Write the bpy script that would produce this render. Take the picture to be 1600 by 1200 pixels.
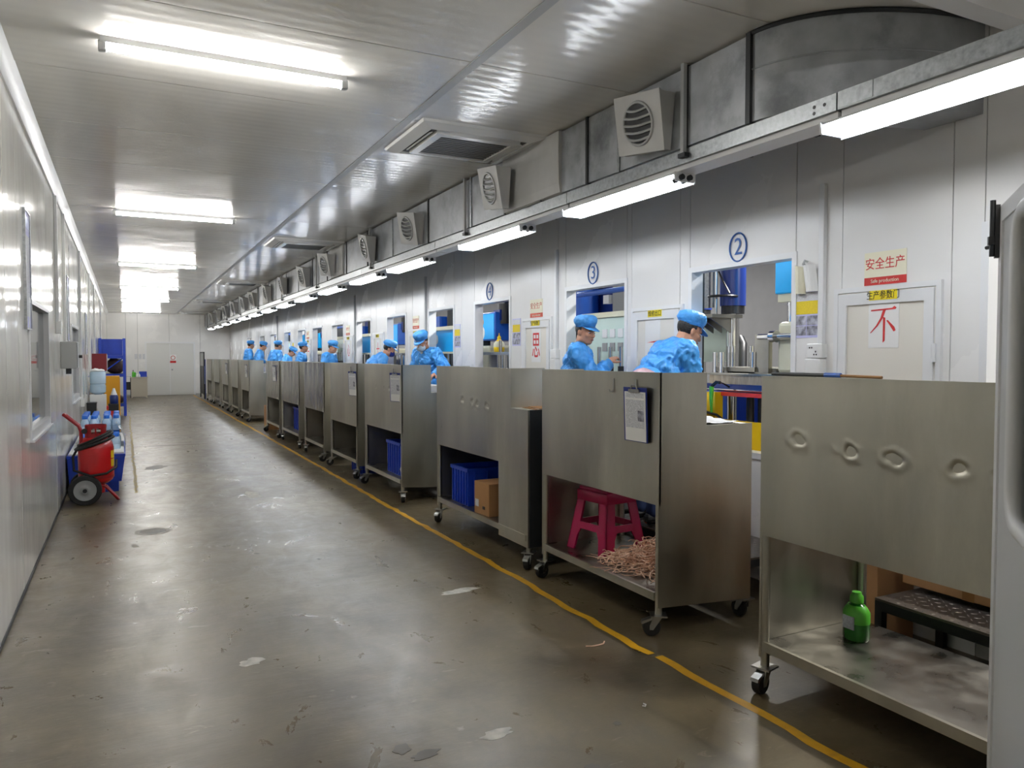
import bpy, bmesh, math, random
from mathutils import Vector, Matrix, noise
rnd = random.Random(7)
S = bpy.context.scene
COL = S.collection
for o in list(bpy.data.objects):
    bpy.data.objects.remove(o)
PI = math.pi
R = math.radians

# ------------------------------------------------------------------ camera, world, exposure
cam_d = bpy.data.cameras.new('camera')
cam = bpy.data.objects.new('camera', cam_d)
COL.objects.link(cam)
cam_d.sensor_fit = 'HORIZONTAL'
cam_d.sensor_width = 36.0
cam_d.lens = 36.0 * 1190.0 / 1600.0
cam_d.clip_start = 0.05
cam_d.clip_end = 200
cam.location = (0, 0, 1.55)
cam.rotation_euler = (R(90 - 2.07), 0, R(-26.94))
S.camera = cam
w = bpy.data.worlds.new('world')
S.world = w
w.use_nodes = True
w.node_tree.nodes['Background'].inputs[0].default_value = (0.5, 0.55, 0.6, 1)
w.node_tree.nodes['Background'].inputs[1].default_value = 0.02
S.view_settings.view_transform = 'Standard'
S.view_settings.look = 'None'
S.view_settings.gamma = 1.0
S.view_settings.use_curve_mapping = False
S.view_settings.exposure = 1.45
TUBE = 36.0          # radiance of the bare aisle tubes
TUBE_S = 15.0        # radiance of the twin strip tubes
ROOM = 62.0          # watts of each lamp in the press room behind the wall
S.cycles.use_denoising = True
S.cycles.max_bounces = 8
S.cycles.diffuse_bounces = 6
S.cycles.glossy_bounces = 5
S.cycles.sample_clamp_indirect = 6.0
S.cycles.caustics_reflective = False
S.cycles.caustics_refractive = False

# ------------------------------------------------------------------ materials
def srgb(r, g, b):
    f = lambda c: (c / 255 / 12.92) if c / 255 <= 0.04045 else ((c / 255 + 0.055) / 1.055) ** 2.4
    return (f(r), f(g), f(b), 1)

MATS = {}
def mat(name, rgb, rough=0.5, metal=0.0, var=0.0, vscale=6.0, bump=0.0, bscale=30.0, stretch=(1, 1, 1),
        spec=0.5, coat=0.0, rvar=0.0, emit=0.0, trans=0.0, aniso=0.0, dirt=None, dscale=3.0, damt=0.5):
    if name in MATS:
        return MATS[name]
    m = bpy.data.materials.new(name)
    m.use_nodes = True
    nt = m.node_tree
    N, L = nt.nodes, nt.links
    b = N['Principled BSDF']
    c = srgb(*rgb)
    b.inputs['Base Color'].default_value = c
    b.inputs['Roughness'].default_value = rough
    b.inputs['Metallic'].default_value = metal
    b.inputs['Specular IOR Level'].default_value = spec
    b.inputs['Coat Weight'].default_value = coat
    b.inputs['Coat Roughness'].default_value = 0.08
    b.inputs['Anisotropic'].default_value = aniso
    b.inputs['Transmission Weight'].default_value = trans
    if emit:
        b.inputs['Emission Color'].default_value = c
        b.inputs['Emission Strength'].default_value = emit
    if var or bump or rvar or dirt:
        tc = N.new('ShaderNodeTexCoord')
        mp = N.new('ShaderNodeMapping')
        mp.inputs['Scale'].default_value = stretch
        L.new(tc.outputs['Object'], mp.inputs['Vector'])
        nz = N.new('ShaderNodeTexNoise')
        nz.inputs['Scale'].default_value = vscale
        nz.inputs['Detail'].default_value = 5
        L.new(mp.outputs['Vector'], nz.inputs['Vector'])
        col = None
        if var:
            mx = N.new('ShaderNodeMix'); mx.data_type = 'RGBA'
            k0, k1 = 1 - var, 1 + var
            mx.inputs[6].default_value = (c[0] * k0, c[1] * k0, c[2] * k0, 1)
            mx.inputs[7].default_value = (min(1, c[0] * k1), min(1, c[1] * k1), min(1, c[2] * k1), 1)
            rm = N.new('ShaderNodeMapRange')
            rm.inputs[1].default_value = 0.3; rm.inputs[2].default_value = 0.7
            L.new(nz.outputs['Fac'], rm.inputs[0])
            L.new(rm.outputs[0], mx.inputs[0])
            col = mx.outputs[2]
        if dirt:
            n3 = N.new('ShaderNodeTexNoise')
            n3.inputs['Scale'].default_value = dscale
            n3.inputs['Detail'].default_value = 8
            n3.inputs['Roughness'].default_value = 0.7
            L.new(mp.outputs['Vector'], n3.inputs['Vector'])
            r3 = N.new('ShaderNodeMapRange')
            r3.inputs[1].default_value = 0.52; r3.inputs[2].default_value = 0.72
            r3.inputs[4].default_value = damt
            L.new(n3.outputs['Fac'], r3.inputs[0])
            m3 = N.new('ShaderNodeMix'); m3.data_type = 'RGBA'
            L.new(r3.outputs[0], m3.inputs[0])
            if col: L.new(col, m3.inputs[6])
            else: m3.inputs[6].default_value = c
            m3.inputs[7].default_value = srgb(*dirt)
            col = m3.outputs[2]
        if col:
            L.new(col, b.inputs['Base Color'])
        if rvar:
            rr = N.new('ShaderNodeMapRange')
            rr.inputs[1].default_value = 0.3; rr.inputs[2].default_value = 0.7
            rr.inputs[3].default_value = max(0.02, rough - rvar); rr.inputs[4].default_value = rough + rvar
            L.new(nz.outputs['Fac'], rr.inputs[0])
            L.new(rr.outputs[0], b.inputs['Roughness'])
        if bump:
            n2 = N.new('ShaderNodeTexNoise')
            n2.inputs['Scale'].default_value = bscale
            n2.inputs['Detail'].default_value = 3
            L.new(mp.outputs['Vector'], n2.inputs['Vector'])
            bp = N.new('ShaderNodeBump')
            bp.inputs['Strength'].default_value = bump
            bp.inputs['Distance'].default_value = 0.02
            L.new(n2.outputs['Fac'], bp.inputs['Height'])
            L.new(bp.outputs['Normal'], b.inputs['Normal'])
    MATS[name] = m
    return m

def panel_mat(name, rgb, rough, axis, period, strength, spec=0.6, wob=0.03):
    """painted sandwich-panel steel: fine ribs across `axis`, slight waviness"""
    m = mat(name, rgb, rough, spec=spec, var=0.03, vscale=1.5, rvar=0.03)
    N, L = m.node_tree.nodes, m.node_tree.links
    tc = N.new('ShaderNodeTexCoord')
    wv = N.new('ShaderNodeTexWave')
    wv.bands_direction = axis
    wv.inputs['Scale'].default_value = 0.314 / period
    wv.inputs['Distortion'].default_value = 0.3
    L.new(tc.outputs['Object'], wv.inputs['Vector'])
    nz = N.new('ShaderNodeTexNoise')
    nz.inputs['Scale'].default_value = 1.3
    nz.inputs['Detail'].default_value = 2
    L.new(tc.outputs['Object'], nz.inputs['Vector'])
    b1 = N.new('ShaderNodeBump'); b1.inputs['Strength'].default_value = strength; b1.inputs['Distance'].default_value = 0.002
    b2 = N.new('ShaderNodeBump'); b2.inputs['Strength'].default_value = 1.0; b2.inputs['Distance'].default_value = wob
    L.new(wv.outputs['Fac'], b1.inputs['Height'])
    L.new(nz.outputs['Fac'], b2.inputs['Height'])
    L.new(b2.outputs['Normal'], b1.inputs['Normal'])
    L.new(b1.outputs['Normal'], N['Principled BSDF'].inputs['Normal'])
    return m

def floor_mat():
    m = bpy.data.materials.new('worn_concrete')
    m.use_nodes = True
    N, L = m.node_tree.nodes, m.node_tree.links
    b = N['Principled BSDF']
    tc = N.new('ShaderNodeTexCoord')
    def noise_n(scale, detail, stretch=None, rough=0.6, dist=0.0):
        n = N.new('ShaderNodeTexNoise')
        n.inputs['Scale'].default_value = scale; n.inputs['Detail'].default_value = detail
        n.inputs['Roughness'].default_value = rough; n.inputs['Distortion'].default_value = dist
        if stretch:
            mp = N.new('ShaderNodeMapping'); mp.inputs['Scale'].default_value = stretch
            L.new(tc.outputs['Object'], mp.inputs['Vector']); L.new(mp.outputs['Vector'], n.inputs['Vector'])
        else:
            L.new(tc.outputs['Object'], n.inputs['Vector'])
        return n
    def rng(src, a, c, lo=0.0, hi=1.0):
        r = N.new('ShaderNodeMapRange')
        r.inputs[1].default_value = a; r.inputs[2].default_value = c; r.inputs[3].default_value = lo; r.inputs[4].default_value = hi
        L.new(src, r.inputs[0]); return r.outputs[0]
    def mix(f, a, c):
        x = N.new('ShaderNodeMix'); x.data_type = 'RGBA'
        L.new(f, x.inputs[0])
        for i, v in ((6, a), (7, c)):
            if isinstance(v, tuple): x.inputs[i].default_value = v
            else: L.new(v, x.inputs[i])
        return x.outputs[2]
    big = noise_n(1.1, 8, None, 0.65, 0.4)
    c = mix(rng(big.outputs['Fac'], 0.32, 0.68), srgb(72, 62, 43), srgb(116, 104, 79))
    med = noise_n(5, 8, (1, 0.6, 1), 0.7, 0.6)
    c = mix(rng(med.outputs['Fac'], 0.5, 0.78, 0, 0.6), c, srgb(92, 82, 72))
    sm = noise_n(14, 6, (0.4, 1.2, 1), 0.7, 1.0)
    c = mix(rng(sm.outputs['Fac'], 0.62, 0.74, 0, 0.4), c, srgb(178, 170, 150))
    vo = N.new('ShaderNodeTexVoronoi'); vo.inputs['Scale'].default_value = 1.6
    L.new(tc.outputs['Object'], vo.inputs['Vector'])
    sp = rng(vo.outputs['Distance'], 0.0, 0.035, 1, 0)
    c = mix(sp, c, srgb(60, 56, 50))
    L.new(c, b.inputs['Base Color'])
    L.new(rng(med.outputs['Fac'], 0.3, 0.7, 0.24, 0.42), b.inputs['Roughness'])
    b.inputs['Specular IOR Level'].default_value = 0.5
    bn = noise_n(6, 6, (0.5, 1.6, 1), 0.65)
    bp = N.new('ShaderNodeBump'); bp.inputs['Strength'].default_value = 0.22; bp.inputs['Distance'].default_value = 0.012
    L.new(bn.outputs['Fac'], bp.inputs['Height']); L.new(bp.outputs['Normal'], b.inputs['Normal'])
    return m

def print_mat(name, paper, ink, scale, dens=0.5, axis_y=True):
    """flat printed matter: rows of small type that cannot be read"""
    m = mat(name, paper, 0.6)
    N, L = m.node_tree.nodes, m.node_tree.links
    tc = N.new('ShaderNodeTexCoord')
    mp = N.new('ShaderNodeMapping'); mp.inputs['Scale'].default_value = (scale, scale * 0.35, scale)
    L.new(tc.outputs['Object'], mp.inputs['Vector'])
    wv = N.new('ShaderNodeTexWave'); wv.bands_direction = 'Z'; wv.inputs['Scale'].default_value = 1.0
    L.new(mp.outputs['Vector'], wv.inputs['Vector'])
    nz = N.new('ShaderNodeTexNoise'); nz.inputs['Scale'].default_value = 3.0
    L.new(mp.outputs['Vector'], nz.inputs['Vector'])
    mu = N.new('ShaderNodeMath'); mu.operation = 'MULTIPLY'
    L.new(wv.outputs['Fac'], mu.inputs[0]); L.new(nz.outputs['Fac'], mu.inputs[1])
    r = N.new('ShaderNodeMapRange'); r.inputs[1].default_value = 0.32; r.inputs[2].default_value = 0.42; r.inputs[4].default_value = dens
    L.new(mu.outputs[0], r.inputs[0])
    x = N.new('ShaderNodeMix'); x.data_type = 'RGBA'
    x.inputs[6].default_value = srgb(*paper); x.inputs[7].default_value = srgb(*ink)
    L.new(r.outputs[0], x.inputs[0]); L.new(x.outputs[2], N['Principled BSDF'].inputs['Base Color'])
    return m

M_floor = floor_mat()
M_ceil = panel_mat('ceiling_panel_paint', (234, 232, 226), 0.17, 'Y', 0.10, 0.35, 0.5, 0.012)
M_wall = panel_mat('wall_panel_paint', (232, 231, 229), 0.26, 'Y', 0.16, 0.06, 0.42, 0.012)
M_lwall = panel_mat('left_wall_panel_paint', (230, 228, 220), 0.12, 'Y', 0.16, 0.08, 0.7, 0.008)
M_white = mat('white_paint', (226, 227, 228), 0.35)
M_whiteg = mat('white_gloss_plastic', (232, 232, 230), 0.25)
M_tube = mat('fluorescent_tube', (252, 250, 246), 0.4, emit=TUBE)
M_tube_s = mat('strip_tube_diffuser', (244, 249, 255), 0.4, emit=TUBE_S)
M_galv = mat('galvanised_steel', (168, 172, 174), 0.38, 0.9, var=0.22, vscale=45, rvar=0.1)
M_duct = mat('dusty_galvanised_duct', (176, 180, 184), 0.42, 0.35, var=0.18, vscale=7, rvar=0.1, dirt=(70, 74, 78), dscale=2.2, damt=0.55, bump=0.1, bscale=6)
M_ductlin = mat('grey_duct_wrap', (198, 198, 196), 0.5, 0.0, var=0.06, bump=0.15, bscale=5)
M_steel = mat('brushed_stainless', (188, 185, 173), 0.36, 1.0, var=0.16, vscale=3.2, stretch=(1, 1, 0.3), rvar=0.1, bump=0.16, bscale=3.5, dirt=(120, 114, 102), dscale=2.4, damt=0.22)
M_steel_f = mat('wavy_stainless_film', (190, 188, 182), 0.17, 1.0, var=0.12, vscale=3, rvar=0.07, bump=0.7, bscale=5, stretch=(1, 1, .5))
M_shelf = mat('stained_stainless_shelf', (150, 146, 138), 0.34, 1.0, var=0.2, vscale=6, rvar=0.12, bump=0.12, bscale=9)
M_chrome = mat('chrome', (205, 205, 205), 0.12, 1.0)
M_castm = mat('zinc_caster_bracket', (170, 170, 168), 0.3, 1.0)
M_black = mat('black_rubber', (22, 22, 23), 0.6)
M_blackp = mat('black_paint', (26, 26, 28), 0.4)
M_dkgrey = mat('dark_grey_steel', (60, 62, 64), 0.45, 0.6)
M_grey = mat('grey_paint', (150, 152, 152), 0.45)
M_lgrey = mat('light_grey_paint', (178, 180, 180), 0.4)
M_cloth = mat('blue_cleanroom_fabric', (72, 160, 236), 0.4, var=0.1, vscale=9, bump=0.8, bscale=13, spec=0.5)
M_cap = mat('blue_cap_fabric', (76, 158, 228), 0.5, var=0.12, vscale=14, bump=0.5, bscale=34)
M_trouser = mat('dark_blue_trousers', (34, 52, 92), 0.7, var=0.1)
M_skin = mat('skin', (196, 142, 112), 0.5, var=0.06, vscale=12)
M_hair = mat('black_hair', (22, 19, 18), 0.5, bump=0.6, bscale=80)
M_eyew = mat('eye_white', (215, 208, 200), 0.3)
M_eyed = mat('eye_dark', (25, 18, 15), 0.2)
M_lips = mat('lips', (160, 98, 86), 0.5)
M_mask = mat('pale_blue_mask', (196, 214, 226), 0.7, bump=0.2, bscale=40)
M_shoe = mat('black_shoe', (26, 26, 28), 0.5)
M_bluecrate = mat('blue_crate_plastic', (22, 62, 178), 0.38, var=0.08)
M_navy = mat('navy_machine_paint', (24, 48, 118), 0.3, var=0.1)
M_mblue = mat('blue_machine_paint', (30, 92, 190), 0.32, var=0.06)
M_cyan = mat('cyan_machine_paint', (8, 176, 252), 0.35)
M_cream = mat('cream_machine_paint', (214, 212, 188), 0.4, var=0.05)
M_pale = mat('pale_green_guard', (190, 200, 184), 0.35, var=0.06)
M_red = mat('red_machine_paint', (214, 52, 34), 0.35)
M_yellow = mat('yellow_machine_paint', (232, 190, 12), 0.4, var=0.05)
M_amber = mat('amber_cabinet_paint', (216, 152, 16), 0.4)
M_rust = mat('rusty_mould_plate', (168, 156, 136), 0.55, 0.3, var=0.2, vscale=9, stretch=(1, 6, 1), dirt=(96, 66, 44), dscale=8)
M_mould = mat('mould_steel', (150, 148, 140), 0.35, 0.9, var=0.1)
M_machwall = mat('press_room_wall', (112, 112, 112), 0.6, var=0.05)
M_stool = mat('crimson_stool_plastic', (168, 10, 74), 0.32)
M_scrap = mat('rubber_trim_scrap', (222, 184, 158), 0.55, var=0.2, vscale=20)
M_card = mat('cardboard', (176, 130, 84), 0.75, var=0.06, vscale=10)
M_cardd = mat('brown_packing_tape', (150, 100, 50), 0.3, var=0.1)
M_paper = mat('white_paper', (234, 234, 232), 0.7)
M_print = print_mat('printed_form', (226, 228, 232), (70, 72, 84), 90, 0.75)
M_printy = print_mat('yellow_printed_block', (232, 206, 20), (150, 130, 20), 90, 0.6)
M_photo = mat('grey_photo_print', (150, 150, 162), 0.6, var=0.75, vscale=28)
M_clipb = mat('blue_clipboard', (24, 44, 128), 0.35)
M_green = mat('green_bottle', (20, 120, 20), 0.25, var=0.1, coat=0.4)
M_greenc = mat('light_green_plastic', (96, 196, 60), 0.35)
M_extred = mat('extinguisher_red', (196, 14, 22), 0.3, coat=0.3)
M_extredd = mat('dark_red_steel', (150, 14, 24), 0.35)
M_tape = mat('yellow_floor_tape', (208, 156, 22), 0.55, var=0.12, vscale=5, dirt=(150, 120, 50), dscale=14)
M_tapew = mat('worn_yellow_paint', (150, 134, 84), 0.6, dirt=(112, 106, 92), dscale=10, damt=1.0)
M_cyanb = mat('blue_bottle_cap', (30, 110, 214), 0.35)
M_water = mat('pale_blue_water_jug', (186, 212, 232), 0.15, var=0.08, coat=0.5)
M_wrap = mat('clear_plastic_wrap', (222, 226, 232), 0.12, bump=0.8, bscale=30, coat=0.5)
M_maroon = mat('maroon_cabinet', (126, 26, 36), 0.4)
M_glass = mat('window_glass', (225, 235, 235), 0.03, trans=1.0)
M_guard = mat('acrylic_guard', (206, 226, 218), 0.12, spec=0.5)
M_redink = mat('red_ink', (206, 44, 44), 0.6)
M_orangeink = mat('faded_red_ink', (200, 84, 62), 0.6)
M_signr = mat('sign_red_band', (196, 44, 40), 0.55)
M_signc = mat('cream_sign_paper', (234, 230, 206), 0.6)
M_blk = mat('black_ink', (20, 20, 20), 0.6)
M_blueink = mat('blue_ink', (44, 92, 160), 0.5)
M_lblue = mat('light_blue_label', (190, 190, 228), 0.6)
M_yel = mat('yellow_label', (240, 218, 20), 0.5)
M_pink = mat('pink_plastic_bag', (236, 190, 200), 0.25, var=0.1, bump=0.6, bscale=30)
M_beige = mat('beige_laminate', (198, 190, 174), 0.45)
M_check = mat('checker_plate', (120, 112, 104), 0.42, 0.8, var=0.15, vscale=20)
M_platf = mat('dark_platform_frame', (44, 44, 44), 0.5, 0.4)
M_juice = mat('yellow_bottle', (236, 200, 30), 0.3)
M_orange = mat('orange_sticker', (226, 150, 60), 0.5)
M_hatch = mat('hatch_door_panel', (226, 222, 212), 0.4)
M_leaf = mat('near_door_paint', (206, 208, 210), 0.35)
M_fdoor = mat('far_door_paint', (216, 216, 212), 0.4)
M_soil = mat('floor_stain', (92, 86, 76), 0.5, var=0.2)
M_chip = mat('pale_floor_scuff', (176, 172, 162), 0.6, var=0.3, vscale=20)
M_seam = mat('dark_joint', (96, 98, 100), 0.6)
M_amberb = mat('reflecting_yellow_board', (214, 178, 110), 0.3, var=0.1)
M_navybag = mat('dark_bundle', (70, 50, 52), 0.5, bump=0.6, bscale=14, var=0.4, vscale=12)

# ------------------------------------------------------------------ mesh builder
class MB:
    def __init__(s):
        s.v, s.f, s.m, s.sm = [], [], [], []
        s.cur = 0
        s.smooth = False
    def add(s, vs, fs):
        b = len(s.v)
        s.v += [tuple(p) for p in vs]
        for f in fs:
            s.f.append([i + b for i in f]); s.m.append(s.cur); s.sm.append(s.smooth)
        return s
    def box(s, x0, y0, z0, x1, y1, z1):
        vs = [(x0, y0, z0), (x1, y0, z0), (x1, y1, z0), (x0, y1, z0), (x0, y0, z1), (x1, y0, z1), (x1, y1, z1), (x0, y1, z1)]
        return s.add(vs, [(0, 3, 2, 1), (4, 5, 6, 7), (0, 1, 5, 4), (1, 2, 6, 5), (2, 3, 7, 6), (3, 0, 4, 7)])
    def cbox(s, x0, y0, z0, x1, y1, z1, c=0.01):
        """box with chamfered edges"""
        xs, ys, zs = (x0, x1), (y0, y1), (z0, z1)
        bm = bmesh.new()
        t = MB().box(x0, y0, z0, x1, y1, z1)
        vv = [bm.verts.new(p) for p in t.v]
        for f in t.f: bm.faces.new([vv[i] for i in f])
        bmesh.ops.bevel(bm, geom=list(bm.edges), offset=c, segments=2, profile=0.5, affect='EDGES')
        bm.verts.index_update()
        s.add([p.co[:] for p in bm.verts], [[q.index for q in f.verts] for f in bm.faces])
        bm.free()
        return s
    def ring(s, c, u, w_, r, n, r2=None):
        r2 = r if r2 is None else r2
        return [tuple(Vector(c) + Vector(u) * (r * math.cos(2 * PI * i / n)) + Vector(w_) * (r2 * math.sin(2 * PI * i / n))) for i in range(n)]
    def cyl(s, p0, p1, r0, r1=None, n=12, caps=True):
        r1 = r0 if r1 is None else r1
        p0, p1 = Vector(p0), Vector(p1)
        d = (p1 - p0).normalized()
        a = Vector((0, 0, 1)) if abs(d.z) < 0.9 else Vector((1, 0, 0))
        u = d.cross(a).normalized(); w_ = d.cross(u).normalized()
        vs = s.ring(p0, u, w_, r0, n) + s.ring(p1, u, w_, r1, n)
        fs = [(i, (i + 1) % n, n + (i + 1) % n, n + i) for i in range(n)]
        if caps: fs += [tuple(range(n))[::-1], tuple(range(n, 2 * n))]
        return s.add(vs, fs)
    def tube(s, pts, r, n=8, closed=False):
        pts = [Vector(p) for p in pts]
        k = len(pts)
        rs = r if isinstance(r, (list, tuple)) else [r] * k
        vs, fs = [], []
        u = None
        for i, p in enumerate(pts):
            a = pts[(i - 1) % k] if (closed or i) else p
            b = pts[(i + 1) % k] if (closed or i < k - 1) else p
            d = (b - a).normalized()
            if u is None:
                q = Vector((0, 0, 1)) if abs(d.z) < 0.9 else Vector((1, 0, 0))
                u = d.cross(q).normalized()
            else:
                u = (u - d * u.dot(d)).normalized()
            w_ = d.cross(u)
            vs += s.ring(p, u, w_, rs[i], n)
        m = k if closed else k - 1
        for i in range(m):
            for j in range(n):
                a, b = i * n, ((i + 1) % k) * n
                fs.append((a + j, a + (j + 1) % n, b + (j + 1) % n, b + j))
        if not closed:
            fs += [tuple(range(n))[::-1], tuple(range((k - 1) * n, k * n))]
        return s.add(vs, fs)
    def lathe(s, prof, c=(0, 0, 0), n=20, mt=None, sx=1.0, sy=1.0):
        vs, fs = [], []
        for r, z in prof:
            for i in range(n):
                p = Vector((r * sx * math.cos(2 * PI * i / n), r * sy * math.sin(2 * PI * i / n), z))
                if mt is not None: p = mt @ p
                vs.append(tuple(p + Vector(c)))
        k = len(prof)
        for i in range(k - 1):
            for j in range(n):
                fs.append((i * n + j, i * n + (j + 1) % n, (i + 1) * n + (j + 1) % n, (i + 1) * n + j))
        fs += [tuple(range(n))[::-1], tuple(range((k - 1) * n, k * n))]
        return s.add(vs, fs)
    def prism(s, poly, axis, a0, a1):
        """2D polygon extruded along axis ('x': poly is (y,z); 'y': (x,z); 'z': (x,y))"""
        f = {'x': lambda p, a: (a, p[0], p[1]), 'y': lambda p, a: (p[0], a, p[1]), 'z': lambda p, a: (p[0], p[1], a)}[axis]
        n = len(poly)
        vs = [f(p, a0) for p in poly] + [f(p, a1) for p in poly]
        fs = [(i, (i + 1) % n, n + (i + 1) % n, n + i) for i in range(n)] + [tuple(range(n))[::-1], tuple(range(n, 2 * n))]
        return s.add(vs, fs)
    def ell(s, c, r, rot=None, nu=16, nv=10):
        vs, fs = [], []
        for j in range(nv + 1):
            t = PI * j / nv
            for i in range(nu):
                p = Vector((r[0] * math.sin(t) * math.cos(2 * PI * i / nu), r[1] * math.sin(t) * math.sin(2 * PI * i / nu), r[2] * math.cos(t)))
                if rot is not None: p = rot @ p
                vs.append(tuple(p + Vector(c)))
        for j in range(nv):
            for i in range(nu):
                fs.append((j * nu + i, (j + 1) * nu + i, (j + 1) * nu + (i + 1) % nu, j * nu + (i + 1) % nu))
        return s.add(vs, fs)
    def cap(s, p0, p1, r0, r1, n=10):
        """tapered capsule"""
        s.cyl(p0, p1, r0, r1, n)
        s.ell(p0, (r0,) * 3, None, n, 8); s.ell(p1, (r1,) * 3, None, n, 8)
        return s
    def xf(s, mt, i0=0):
        s.v[i0:] = [tuple(mt @ Vector(p)) for p in s.v[i0:]]
        return s
    def mesh(s, name):
        me = bpy.data.meshes.new(name)
        me.from_pydata(s.v, [], s.f)
        me.polygons.foreach_set('material_index', s.m)
        me.polygons.foreach_set('use_smooth', s.sm)
        bm = bmesh.new(); bm.from_mesh(me)
        bmesh.ops.remove_doubles(bm, verts=bm.verts, dist=1e-6)
        bmesh.ops.recalc_face_normals(bm, faces=bm.faces)
        bm.to_mesh(me); bm.free()
        return me

def smooth_by_angle(me, ang=35):
    me.polygons.foreach_set('use_smooth', [True] * len(me.polygons))
    bm = bmesh.new(); bm.from_mesh(me)
    for e in bm.edges:
        if len(e.link_faces) == 2 and e.calc_face_angle(0) > R(ang): e.smooth = False
    bm.to_mesh(me); bm.free()

def obj(name, mb, mats, parent=None, loc=None, smooth=None, rot=None):
    me = mb if isinstance(mb, bpy.types.Mesh) else mb.mesh(name)
    if not me.materials:
        for m in (mats if isinstance(mats, (list, tuple)) else [mats]): me.materials.append(m)
    if smooth: smooth_by_angle(me, smooth)
    o = bpy.data.objects.new(name, me)
    COL.objects.link(o)
    if parent is not None: o.parent = parent
    if loc is not None: o.location = loc
    if rot is not None: o.rotation_euler = rot
    return o

def tag(o, label, cat=None, group=None, kind=None):
    if label: o['label'] = label
    if cat: o['category'] = cat
    if group: o['group'] = group
    if kind: o['kind'] = kind
    return o

def thing(name, label, cat, loc=(0, 0, 0), rz=0.0, group=None):
    o = bpy.data.objects.new(name, None)
    o.empty_display_size = 0.1
    COL.objects.link(o)
    o.location = loc; o.rotation_euler = (0, 0, rz)
    return tag(o, label, cat, group)

def struct(name, mb, m, parent=None, label=None, smooth=None):
    o = obj(name, mb, m, parent, smooth=smooth)
    o['kind'] = 'structure'
    if label: o['label'] = label
    return o

def sempty(name, label=None, loc=(0, 0, 0)):
    o = bpy.data.objects.new(name, None); COL.objects.link(o); o['kind'] = 'structure'; o.location = loc
    if label: o['label'] = label
    return o

def dup(o, loc=None, rz=None, label=None, group=None, parent=None):
    c = o.copy(); COL.objects.link(c)
    if parent is not None: c.parent = parent
    if loc is not None: c.location = loc
    if rz is not None: c.rotation_euler = (0, 0, rz)
    if label: c['label'] = label
    if group: c['group'] = group
    for ch in list(o.children): dup(ch, parent=c)
    return c

def B(*a): return MB().box(*a)
def CB(*a, c=0.01): return MB().cbox(*a, c=c)

def text_mesh(body, size, name='lettering', align='CENTER', depth=0.0006, sx=1.0):
    cu = bpy.data.curves.new(name, 'FONT')
    cu.body = body; cu.size = size; cu.align_x = align; cu.align_y = 'CENTER'; cu.extrude = depth
    cu.resolution_u = 3
    o = bpy.data.objects.new(name, cu); COL.objects.link(o)
    dg = bpy.context.evaluated_depsgraph_get()
    me = bpy.data.meshes.new_from_object(o.evaluated_get(dg))
    bpy.data.objects.remove(o); bpy.data.curves.remove(cu)
    if sx != 1.0: me.transform(Matrix.Diagonal((sx, 1, 1, 1)))
    return me
TOWALL = Matrix(((0, 0, -1, 0), (-1, 0, 0, 0), (0, 1, 0, 0), (0, 0, 0, 1)))     # text facing -X
def lettering(body, size, m, parent, loc, sx=1.0, mt=TOWALL, name='lettering'):
    me = text_mesh(body, size, name, sx=sx)
    me.transform(mt)
    me.materials.clear()
    o = obj(name, me, m, parent, loc)
    o['kind'] = 'stuff'
    return o

XL, XR, YF, ZC = -0.61, 3.9, 33.5, 3.25

# ------------------------------------------------------------------ room shell
Y0 = -2.5
fl = struct('floor', B(XL - 0.15, Y0, -0.1, 9.0, YF + 0.2, 0.0), M_floor, label='worn grey concrete factory floor with dull sheen')
def blot(name, x, y, rx, ry, m, seed, parent, n=18, z=0.0012, irr=0.35):
    rr = random.Random(seed)
    mb = MB()
    pts = []
    ph = [rr.uniform(0, 6.28) for _ in range(3)]
    for i in range(n):
        a = 2 * PI * i / n
        k = 1 + irr * (0.5 * math.sin(2 * a + ph[0]) + 0.35 * math.sin(5 * a + ph[1]) + 0.25 * math.sin(7 * a + ph[2]))
        pts.append((x + rx * k * math.cos(a), y + ry * k * math.sin(a)))
    mb.prism(pts, 'z', 0.0, z)
    return obj(name, mb, m, parent)
def ring_blot(name, x, y, r0, r1, m, parent, seed):
    rr = random.Random(seed); n = 24; mb = MB(); vs = []; fs = []
    for i in range(n):
        a = 2 * PI * i / n
        for r in (r0, r1 * rr.uniform(0.92, 1.1)):
            vs.append((x + r * math.cos(a), y + r * 0.9 * math.sin(a), 0.0016))
    for i in range(n):
        j = (i + 1) % n
        fs.append((2 * i, 2 * i + 1, 2 * j + 1, 2 * j))
    mb.add(vs, fs)
    return obj(name, mb, m, parent)
blot('stain', 0.2, 7.42, 0.11, 0.12, M_soil, 1, fl); ring_blot('scuff', 0.2, 7.42, 0.11, 0.15, M_chip, fl, 3)
for i, (x, y, rx, ry, m_) in enumerate([(1.34, 2.77, .075, .035, M_chip), (0.95, 2.83, .03, .045, M_soil), (0.36, 11.7, .14, .2, M_soil), (1.02, 2.75, .06, .03, M_soil),
        (1.25, 8.9, .09, .2, M_chip), (0.26, 3.0, .03, .03, M_soil), (1.83, 2.62, .02, .015, M_soil), (0.05, 6.9, .03, .04, M_chip), (1.45, 2.32, .09, .035, M_soil),
        (0.98, 2.02, .07, .03, M_chip), (1.55, 2.38, .03, .02, M_soil), (0.55, 4.0, .06, .05, M_chip), (1.95, 4.6, .12, .05, M_chip), (0.75, 14.5, .5, .05, M_soil), (0.9, 6.2, .02, .02, M_soil)]):
    blot('stain' if m_ is M_soil else 'scuff', x, y, rx, ry, m_, 20 + i, fl)

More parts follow.
